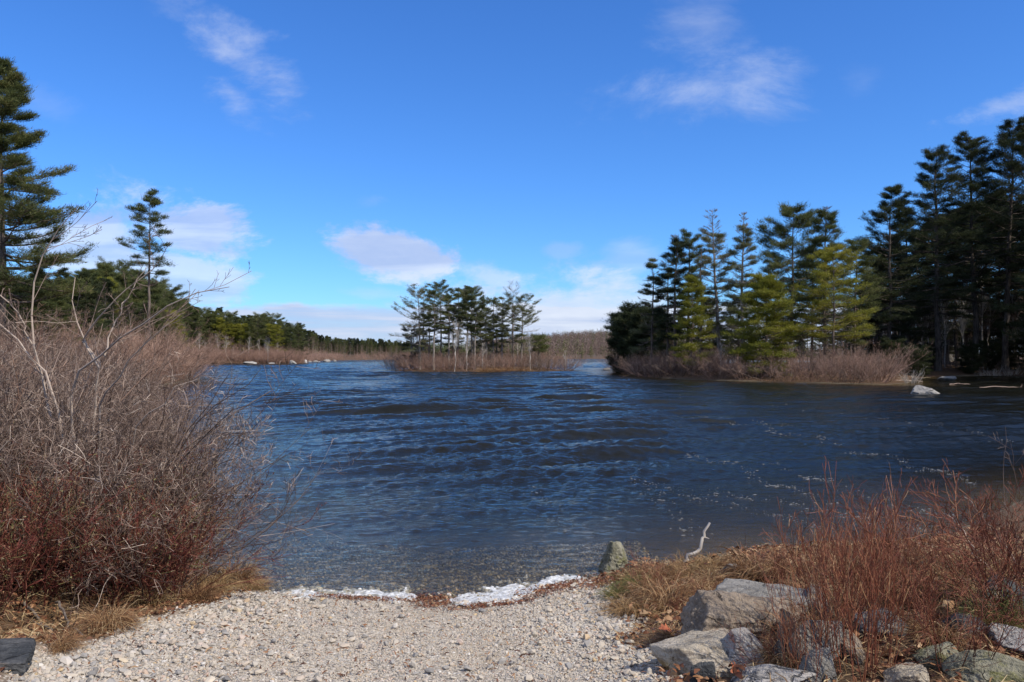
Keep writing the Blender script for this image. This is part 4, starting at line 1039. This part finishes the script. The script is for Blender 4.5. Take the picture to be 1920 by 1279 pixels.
big_alder('bare_alder', [
    ([(165, 985, 8.9), (150, 860, 8.8), (132, 760, 8.7), (132, 713, 8.6), (189, 663, 8.4), (240, 622, 8.2), (300, 581, 8.0), (350, 556, 7.9), (430, 538, 7.8)], .021, .0035, 14),
    ([(150, 990, 8.9), (120, 880, 9.0), (85, 740, 9.0), (62, 640, 8.9), (58, 600, 8.9), (67, 500, 8.9), (95, 450, 8.8), (145, 388, 8.7)], .024, .0035, 14),
    ([(170, 980, 8.9), (178, 800, 8.9), (186, 670, 8.8), (150, 635, 8.8), (138, 575, 8.8), (141, 520, 8.8)], .022, .004, 12),
    ([(186, 690, 8.8), (150, 634, 8.8), (200, 580, 8.6), (250, 535, 8.5), (295, 495, 8.4), (318, 455, 8.3)], .013, .003, 10),
    ([(195, 668, 8.4), (212, 610, 8.5), (232, 570, 8.5), (256, 530, 8.6), (276, 498, 8.6)], .010, .003, 10),
    ([(180, 980, 8.9), (185, 760, 8.7), (230, 690, 8.4), (280, 640, 8.3), (310, 608, 8.2), (338, 590, 8.2)], .016, .003, 12),
    ([(140, 985, 8.9), (118, 800, 8.9), (90, 700, 8.9), (30, 640, 9.0), (-20, 590, 9.1)], .026, .006, 12),
    ([(60, 645, 8.9), (38, 600, 8.8), (12, 560, 8.7), (-30, 540, 8.6)], .012, .004, 8),
    ([(190, 985, 8.9), (220, 900, 8.6), (260, 800, 8.4), (330, 730, 8.2), (400, 690, 8.1)], .014, .003, 12),
], 'tall pale leafless alder with long limbs against the sky, left bank', 7, M_TWIG, base)
big_alder('leaning_alder', [
    ([(250, 1010, 8.6), (290, 940, 8.4), (340, 860, 8.2), (400, 800, 8.0), (455, 760, 7.9), (505, 745, 7.8)], .012, .0025, 10),
    ([(260, 1000, 8.6), (300, 900, 8.5), (350, 810, 8.4), (390, 760, 8.3), (430, 700, 8.2)], .012, .0025, 10),
    ([(265, 1010, 8.6), (330, 930, 8.3), (400, 870, 8.1), (470, 850, 8.0)], .011, .0025, 10),
    ([(270, 1010, 8.5), (340, 960, 8.2), (400, 930, 8.1), (450, 945, 8.0)], .010, .0025, 10),
    ([(240, 1000, 8.6), (270, 880, 8.6), (310, 770, 8.5), (320, 700, 8.5)], .012, .003, 10),
    ([(255, 1000, 8.6), (310, 880, 8.3), (380, 780, 8.2), (460, 720, 8.1), (490, 690, 8.1)], .011, .0025, 10),
], 'grey leafless shrub arching right over the water from the left bank', 8, M_TWIG, (-3.9, 8.6, gz(-3.9, 8.6)), nc=(7, 5, 3), cat='shrub', lf=(.15, .35), mr=.0024)

# ------------------------------------------------------------------ dry grass, litter, foam
def tussock(seed, h, spread, n, m, flop=1.0, name='tussock'):
    r = np.random.default_rng(seed); a = r.uniform(0, 6.28, n); b = spread * np.sqrt(r.random(n)) * .5
    P0 = np.stack([np.cos(a) * b, np.sin(a) * b, 0 * a - .02], -1); az = a + r.normal(size=n) * 1.1; th = np.abs(r.normal(size=n)) * .75 + .1
    d = np.stack([np.cos(az) * np.sin(th), np.sin(az) * np.sin(th), np.cos(th)], -1); L = h * r.uniform(.6, 1.4, n); pts = [P0]; k = 6
    for j in range(1, k):
        d = nrm(d + np.stack([np.cos(az) * .18 * flop, np.sin(az) * .18 * flop, -.38 * flop * (j / k) * 2 + 0 * az], -1) + r.normal(size=d.shape) * .15); pts.append(pts[-1] + d * (L / (k - 1))[:, None])
    P = np.stack(pts, 1); P[..., 2] = np.maximum(P[..., 2], -.01 + r.uniform(0, .05, n)[:, None])
    g = Geo(); side = nrm(np.cross(P[:, 2] - P[:, 0], r.normal(size=(n, 3)) + [0, 0, 1.5])); ribbons(g, P, r.uniform(.0028, .006, n)[:, None] * np.array([1, 1, .9, .75, .5, .15]), side, r.random(n) * .8 + .1)
    return g.mesh(name, m)
TU = [tussock(500 + i, [.30, .36, .28, .34][i], .32, [650, 850, 620, 760][i], [M_GRASS, M_STRAW, M_GRASS, M_STRAW][i]) for i in range(4)]; TG = [tussock(510, .3, .25, 500, M_GREEN, .7)]
rt = np.random.default_rng(12)
def put_tus(lst, group):
    for px, py, z, s, lb, me in lst:
        x, y = ground_at(px, py); o = obj('grass_tussock', me, None, (x, y, gz(x, y)), lb, 'grass tussock', group); o.scale = (s * .85, s * .85, s * rt.uniform(.6, 1.35)); o.rotation_euler = (0, 0, rt.uniform(0, 6.28))
put_tus([(1190, 1150, .35, 1.0, 'matted tan grass tussock nearest the gravel', TU[0]), (1235, 1085, .2, .9, 'dry grass tussock behind the pointed mossy rock', TU[1]), (1190, 1100, .2, .7, 'green and tan sedge tuft beside the mossy rock', TG[0]),
         (1290, 1075, .2, .95, 'dry grass tussock at the foot of the white stick', TU[2]), (1425, 1085, .25, 1.15, 'tall drooping grass tussock above the flat topped rock', TU[3]), (1395, 1125, .35, .9, 'flattened straw mat between the two long rocks', TU[0]),
         (1480, 1075, .25, .9, 'dry grass tussock right of the tall drooping one', TU[1]), (1560, 1065, .25, 1.0, 'dry grass tussock behind the red stems', TU[2]), (1690, 1075, .35, 1.35, 'high golden mound of dry grass on the right bank', TU[3]),
         (1740, 1085, .35, 1.1, 'dry grass tussock right of the golden mound', TU[0]), (1620, 1095, .35, 1.0, 'dry grass tussock left of the golden mound', TU[1]), (1800, 1095, .35, 1.1, 'dry grass tussock before the pale yellowish rock', TU[2]),
         (1880, 1060, .3, 1.2, 'dry grass tussock at the right edge by the water', TU[3]), (1340, 1095, .3, .8, 'small dry grass tussock left of the flat topped rock', TU[2]), (1160, 1120, .2, .7, 'low green sedge tuft at the end of the gravel', TG[0]),
         (1255, 1140, .35, .9, 'dark shaded grass tussock left of the brown rock', TU[1]), (1330, 1065, .15, .8, 'grass tussock beside the white stick nearest the water', TU[0]), (1520, 1120, .4, .9, 'straw tuft right of the flat topped rock', TU[3]),
         (1352, 1104, .3, .9, 'straw tussock draped over the left end of the long brown rock', TU[1]), (1420, 1150, .3, .7, 'rusty straw spilling between the long brown and flat topped rocks', TU[3]),
         (1465, 1180, .3, .75, 'rusty grass between the brown and the rounded grey rocks', TU[1]), (1270, 1200, .3, .6, 'dark red brown tuft in the shade left of the pale boulder', TU[3]), (1540, 1180, .3, .6, 'straw tuft right of the rounded grey rock', TU[0]),
         (1470, 1245, .3, .6, 'rusty tuft beside the small black rock', TU[3]), (1610, 1130, .3, .9, 'wide straw tussock behind the red stems', TU[2]), (1720, 1130, .3, .9, 'matted straw in front of the golden mound', TU[1]),
         (1760, 1190, .3, .7, 'thin straw tuft between the black and green rocks', TU[3]), (1220, 1130, .3, .8, 'brown grass tussock right of the green sedge', TU[3]), (1320, 1130, .3, .8, 'dark grass tussock behind the long brown rock', TU[3]),
         (1860, 1180, .5, .9, 'green mossy grass tuft among the right hand rocks', TG[0])], 'grass tussocks of the right bank')
put_tus([(440, 1095, .1, .95, 'pale straw tussock between gravel and water on the left', TU[1]), (475, 1105, .1, .6, 'smallest straw tuft at the left end of the foam', TU[2]), (400, 1105, .25, .9, 'straw tussock left of the pale one by the water', TU[0]),
         (350, 1065, .25, .85, 'green tinged grass tuft under the left thicket', TG[0]), (370, 1125, .3, .7, 'low grass tuft along the left gravel edge', TU[3]), (110, 1215, .5, .5, 'flattened straw by the dark slate slab', TU[1]), (280, 1130, .35, .8, 'brown grass tuft under reddish shrubs', TU[0]),
         (40, 1075, .4, .8, 'green sedge tuft at the left edge', TG[0]), (200, 1175, .45, .7, 'thin straw tuft along the lower left bank', TU[1])], 'grass tussocks of the left bank')

copies('grass_tussock', [TU[1]], [(-3.6 + i * 1.0, 111.2 + .1 * i) for i in range(6)], 'golden grass tuft at the front waterline of the small island', 'grass tussock', 'golden grass of the small island', 3.2, 4.2)

def litter(name, n, x0, x1, y0, y1, size, m, seed, test, lift=.012, aspect=.55):
    r = np.random.default_rng(seed); x = r.uniform(x0, x1, n); y = r.uniform(y0, y1, n); ok = test(x, y, r); x, y = x[ok], y[ok]; n = len(x); z = H(x, y) + r.uniform(.002, lift, n)
    Dd = nrm(r.normal(size=(n, 3)) * [1, 1, .35]); S = nrm(np.cross(Dd, r.normal(size=(n, 3)) * [.4, .4, 1])); L = size * r.uniform(.5, 1.5, n); C = np.stack([x, y, z], -1)
    P = np.stack([C - Dd * (L / 2)[:, None], C + np.array([0, 0, 1]) * (L * .15)[:, None], C + Dd * (L / 2)[:, None]], 1)
    g = Geo(); ribbons(g, P, L[:, None] * aspect * np.array([.4, 1, .3]), S, r.random(n)); obj(name, g.mesh(name, m), kind='stuff')
litter('leaf_litter', 42000, -6.5, 5.5, 3.6, 10, .035, M_LITTER, 1, lambda x, y, r: (land(x, y) > .05) & (r.random(len(x)) > ramp_mask(x, y) * 1.02) & (np.abs(x / y) < .75), .03)
litter('rusty_leaves', 9000, .7, 5.5, 4, 10, .045, M_LITTER, 12, lambda x, y, r: (land(x, y) > .05) & (r.random(len(x)) > ramp_mask(x, y) * 1.02) & (fbm(x * 2.5, y * 2.5, 6, 3) > .05), .09)
litter('straw_litter', 30000, -6.5, 5.5, 3.6, 10, .11, M_GRASS, 2, lambda x, y, r: (land(x, y) > .05) & (r.random(len(x)) > ramp_mask(x, y) * 1.02) & (np.abs(x / y) < .75) & (fbm(x * 2, y * 2, 3, 3) > -.1), .05, .04)


litter('gravel_litter', 2200, -2.6, 1.2, 3.6, 8, .03, M_LITTER, 7, lambda x, y, r: (land(x, y) > .1), .018, .25)


def wrack(x, y, r):
    d = land(x, y); c = np.zeros(len(x))
    for wx, wd, wr, ws in [(-.7, .14, .17, .26), (.5, .18, .32, .26), (-1.4, .2, .4, .10), (.9, .35, .25, .30), (-.1, .45, .4, .10)]:
        c = np.maximum(c, np.exp(-((x - wx) / wr) ** 2 - ((d - wd) / ws) ** 2))
    return r.random(len(x)) < c * 1.1 + fbm(x * 6, y * 6, 4, 3) * .25 * (c > .1)
litter('needle_wrack', 60000, -1.8, 1.4, 6.6, 8.9, .028, M_NEEDLE, 3, wrack, .022, .18)
litter('leaf_wrack', 5000, -1.6, 1.4, 6.6, 8.9, .03, M_LITTER, 4, wrack, .025, .5)

# foam at the waterline
m, n, out = mat('foam'); b = pbsdf(n, n.mixc(n.ss(n.noise(pos(n), 30, 5), .35, .65), (.34, .34, .33, 1), (.66, .67, .67, 1)), .5, .3, bump(n, n.noise(pos(n), 110, 4, .7), .8, .01)); b.inputs['Subsurface Weight'].default_value = 0
n.t.links.new(b.outputs[0], out.inputs[0]); M_FOAM = m
m, n, out = mat('thin_foam'); n.t.links.new(pbsdf(n, (.15, .155, .16, 1), .8, .1).outputs[0], out.inputs[0]); M_FLECK = m
fx = np.arange(-2.35, 1.35, .009); fy = np.arange(7.0, 8.8, .009); FX, FY = np.meshgrid(fx, fy); d = land(FX, FY)
cen = .06 + .08 * fbm(FX * 3, FY * 0 + 2, 61, 3) - .12 * sstep(FX, .2, .35)
wd = np.interp(FX, [-2.25, -2.0, -1.5, -1.2, -1.0, -.9, -.85, -.58, -.45, -.1, .15, .25, .4, .6, .7], [0, .2, .17, .21, .30, .08, 0, 0, .26, .40, .30, .14, .2, .14, 0])
prf = 1 - ((d - cen) / np.maximum(wd, .01)) ** 2 + fbm(FX * 7, FY * 7, 62, 4) * 2.2 + fbm(FX * 30, FY * 30, 65, 3) * 1.3
prf = np.where(wd > .012, prf, -1)
th = np.clip(prf, 0, 1) ** .6 * .014 + np.clip(fbm(FX * 26, FY * 26, 63, 3), 0, 1) * .022 * (prf > 0)
FZ = np.maximum(H(FX, FY), .0) + th
ii = np.arange(FX.size).reshape(FX.shape); Q = np.stack([ii[:-1, :-1], ii[:-1, 1:], ii[1:, 1:], ii[1:, :-1]], -1).reshape(-1, 4)
kq = (prf.ravel()[Q].max(1) > .12)
FZ2 = np.where(prf > .12, FZ, FZ - .015)
obj('shore_foam', mesh('shore_foam', np.stack([FX, FY, FZ2], -1), Q[kq], None, M_FOAM, True), kind='stuff')
# floating foam flecks in wind rows
r = np.random.default_rng(31); fl = []
for (x0, y0, x1, y1, n_, w_) in [(1290, 858, 1560, 945, 60, 5), (1560, 840, 1830, 905, 46, 5), (1450, 880, 1750, 965, 36, 6), (1250, 785, 1480, 805, 26, 4), (1350, 795, 1560, 838, 44, 3), (1180, 905, 1420, 965, 26, 7), (1330, 925, 1700, 985, 44, 9),
                                 (1000, 925, 1060, 1000, 16, 8), (1230, 930, 1300, 1000, 20, 10), (1560, 960, 1800, 1010, 60, 10), (1240, 740, 1900, 830, 46, 24), (1700, 950, 1900, 990, 20, 10),  (1400, 960, 1640, 1010, 30, 8)]:
    t = r.random(n_); px = x0 + (x1 - x0) * t + r.normal(size=n_) * 4; py = y0 + (y1 - y0) * t + r.normal(size=n_) * w_ * .25 + np.sin(t * 14) * 4
    yv = CH * F / (py - HZ); fl.append(np.stack([(px - 960) / F * yv, yv], -1))
fl = np.concatenate(fl); fl = fl[land(fl[:, 0], fl[:, 1]) < -.15]
sub = np.repeat(fl, 3, 0) + r.normal(size=(len(fl) * 3, 2)) * .10 * np.array([1, .5]); n_ = len(sub); sz = np.clip(r.lognormal(math.log(.0034), .65, n_), .0015, .018) * np.clip(sub[:, 1] / 11, .9, 1.9)
a8 = np.linspace(0, 6.283, 9)[:-1]; rr = sz[:, None] * r.uniform(.4, 1.3, (n_, 8)); PX = sub[:, :1] + np.cos(a8) * rr * 2.6; PY = sub[:, 1:] + np.sin(a8) * rr * .9
cl_ = np.maximum(sub[:, 1] * .0034, .028)
zc = waves(sub[:, 0], sub[:, 1], cl_, -H(sub[:, 0], sub[:, 1])); Zr = waves(PX, PY, cl_[:, None] * np.ones_like(PX), -H(PX, PY))
V = np.concatenate([np.stack([sub[:, 0], sub[:, 1], zc + .012], -1)[:, None], np.stack([PX, PY, Zr + .002], -1)], 1)
T = np.stack([np.zeros(8, int), np.arange(1, 9), np.roll(np.arange(1, 9), -1)], 1)[None] + (np.arange(n_) * 9)[:, None, None]
obj('foam_flecks', mesh('foam_flecks', V, None, T, M_FLECK, False), kind='stuff')

# ------------------------------------------------------------------ right foreground plants and sticks
RD = [shrub(600 + i, 1.05, .24, 34, [(4, (.3, .6), (.12, .45)), (3, (.3, .6), (.15, .5))], .0042, M_RED, lean=(0, .38), up=.10, vb=(.5, .55, .6), name='red_stems') for i in range(3)]
RT = [shrub(610 + i, 1.0, .30, 22, [(6, (.3, .55), (.3, .8)), (5, (.3, .6), (.3, .9))], .0050, M_RED, lean=(.1, .9), up=.03, vb=(.15, .3, .45), name='twigs') for i in range(2)]
for i, (px, py, z, s, k, lb) in enumerate([
    (1600, 1262, .5, 1.0, 0, 'dense upright red stemmed shrub in the foreground'), (1570, 1200, .45, .8, 2, 'red stemmed shrub just left of the densest one'),
    (1620, 1150, .4, .75, 2, 'smaller red stemmed shrub behind the densest one'), (1700, 1180, .45, .7, 0, 'thin red stems right of the golden grass mound'),
    (1510, 1270, .5, .55, 2, 'thin red stems between grey rocks at the bottom edge')]):
    x, y = ground_at(px, py); o = obj('red_stemmed_shrub', RD[k], None, (x, y, gz(x, y)), lb, 'shrub', 'red stemmed shrubs'); s *= .82; o.scale = (s * .9, s * .9, s); o.rotation_euler = (0, 0, i * 1.1)
for i, (px, py, z, s, k, lb) in enumerate([
    (1850, 1150, .45, 1.1, 0, 'tangled brown shrub near the right edge above the rocks'), (1905, 1090, .4, 1.15, 1, 'tall brown twiggy shrub against the water at the right edge'), (1790, 1250, .5, .8, 1, 'sprawling dark twigs over the rocks bottom right'),
    (1935, 1180, .5, 1.2, 0, 'brown shrub cut by the right edge'), (1560, 1080, .25, .75, 0, 'thin reddish twigs behind the grass beside the water'), (1480, 1105, .3, .55, 1, 'small reddish twigs in front of the flat topped rock'),
    (1225, 1120, .3, .5, 0, 'dark reddish twigs left of the long brown rock'), (1430, 1255, .5, .35, 1, 'small red twigs between pale boulder and red stems'), (1760, 1080, .3, .7, 1, 'thin reddish twigs behind the golden grass mound'),
    (1290, 1180, .4, .4, 1, 'small dark twigs in front of the long brown rock')]):
    x, y = ground_at(px, py); o = obj('twiggy_shrub', RT[k], None, (x, y, gz(x, y)), lb, 'shrub', 'twiggy shrubs of the right bank'); s *= .62; o.scale = (s, s, s); o.rotation_euler = (0, 0, i * 1.7)
big_alder('bare_sapling', [([(1905, 1120, 6.6), (1890, 1000, 6.6), (1882, 900, 6.7), (1885, 800, 6.7)], .005, .0012, 10), ([(1920, 1110, 6.6), (1925, 980, 6.5), (1900, 880, 6.4), (1895, 830, 6.3)], .005, .0012, 10),
                           ([(1910, 1120, 6.6), (1870, 1010, 6.4), (1820, 950, 6.3)], .008, .003, 10)], 'thin bare sapling rising at the right edge', 9, M_TWIG, (4.0, 6.6, gz(4.0, 6.6)), nc=(4, 3, 2), cat='sapling', mr=.0016)


def stick(name, pts, r0, r1, m, label, cat='stick', forks=0, seed=0, group=None):
    P, R = limb(pts, r0, r1, 12); b = P[0].copy(); g = Geo(); tubes(g, P[None] - b, R[None], 7, .85)
    if forks:
        C, Rc = grow(P[None] - b, R[None], forks, .3, .9, (.5, .9), (.1, .25), np.random.default_rng(seed), 3, 0, .2); tubes(g, C, Rc, 4, .7)
    return obj(name, g.mesh(name, m, True), None, b, label, cat, group)
stick('driftwood_stick', [(1282, 1068, 8.1), (1290, 1045, 8.1), (1312, 1026, 8.1), (1318, 1005, 8.1), (1322, 992, 8.1), (1331, 980, 8.1)], .022, .011, M_BIRCH, 'crooked bone white stick standing up from the grass', forks=3)
stick('broken_branch', [(1905, 1060, 6.0), (1880, 1015, 6.0), (1840, 965, 6.1), (1808, 932, 6.2)], .008, .004, M_TWIG, 'pale thin branch leaning left at the right edge', 'branch', 3)
stick('broken_branch', [(1862, 1078, 6.0), (1820, 1020, 6.0), (1795, 985, 6.1), (1775, 965, 6.2)], .006, .003, M_TWIG, 'thin dark branch leaning left over the right grass', 'branch', 3)
stick('fallen_branch', [(45, 1130, 6.1), (80, 1170, 5.7), (110, 1190, 5.4), (150, 1200, 5.25)], .012, .007, M_BARK, 'dark curved fallen branch at the lower left', 'branch', 2)
stick('fallen_branch', [(105, 1130, 6.0), (130, 1170, 5.6), (160, 1195, 5.3)], .010, .006, M_BARK, 'short dark fallen branch right of the curved one', 'branch', 1)
stick('fallen_branch', [(225, 1208, 5.2), (262, 1212, 5.12), (292, 1234, 4.9)], .006, .004, M_BARK, 'thin dark twig lying on the left of the gravel', 'branch', 1)
stick('fallen_branch', [(325, 990, 8.4), (365, 1005, 8.3), (385, 1025, 8.2), (405, 1030, 8.1)], .010, .005, M_BIRCH, 'pale bent branch dipping to the water from the thicket', 'branch', 1)
G_D = 'driftwood along the right shore'
for i, (px, py, w, lb) in enumerate([(1700, 716, 30, 'pale driftwood log at the end of the spit brush'), (1880, 728, 44, 'grey driftwood branch in the water near the right edge'), (1800, 722, 20, 'short driftwood stick in the dark cove')]):
    yd = CH * F / (py - HZ); stick('driftwood_log', [(px - w, py - 1, yd), (px - w * .3, py - 3, yd), (px + w * .4, py - 2, yd), (px + w, py - 1, yd)], .05, .03, M_TWIG, lb, 'driftwood', 5, i, G_D)
copies('bleached_shrub', [shrub(630, 1.1, .4, 14, [(4, (.3, .6), (.3, .8)), (3, (.3, .6), (.3, .8))], .02, M_BIRCH, lean=(.1, 1.0))], [((px - 960) / F * yd, yd) for px, yd in [(1705, 67.5), (1712, 68.5), (1845, 90), (1858, 90.5), (1872, 90), (1888, 90.5), (1900, 91)]],
       'bleached leafless shrub at the dark waterline on the right', 'shrub', 'bleached shrubs of the right shore', .8, 1.2)

# oak leaves
def oak_leaf(px, py, z, s, rz, label, tilt):
    a = np.linspace(0, 1, 15); w = .28 * np.sin(math.pi * a) ** .7 * (1 + .55 * np.cos(a * 2 * math.pi * 3.5)); Pm = np.stack([a - .5, 0 * a, .18 * np.sin(a * 3.1)], -1)
    V = np.concatenate([Pm + np.stack([0 * a, w, .12 * w], -1), Pm, Pm - np.stack([0 * a, w, -.12 * w], -1)]) * s; i = np.arange(14)
    Q = np.concatenate([np.stack([i, i + 1, i + 16, i + 15], 1), np.stack([i + 15, i + 16, i + 31, i + 30], 1)]); x, y = at(px, py, z)
    m, n, out = mat('oak_leaf'); n.t.links.new(pbsdf(n, n.ramp(n.noise(objco(n), 40, 4), [(.3, (.16, .035, .018)), (.7, (.42, .14, .06))]), .6).outputs[0], out.inputs[0])
    o = obj('oak_leaf', mesh('oak_leaf', V, Q, None, m, True), None, (x, y, z), label, 'leaf', 'dead oak leaves'); o.rotation_euler = (*tilt, rz)
oak_leaf(1376, 1258, .62, .11, 1.0, 'dark red oak leaf lying against the pale boulder', (.9, .2))
oak_leaf(1390, 1250, .63, .09, 2.2, 'smaller red oak leaf touching the dark red one', (.6, -.5))
oak_leaf(1247, 1182, .50, .10, .4, 'orange red oak leaf on the gravel left of the boulder', (.5, .3))
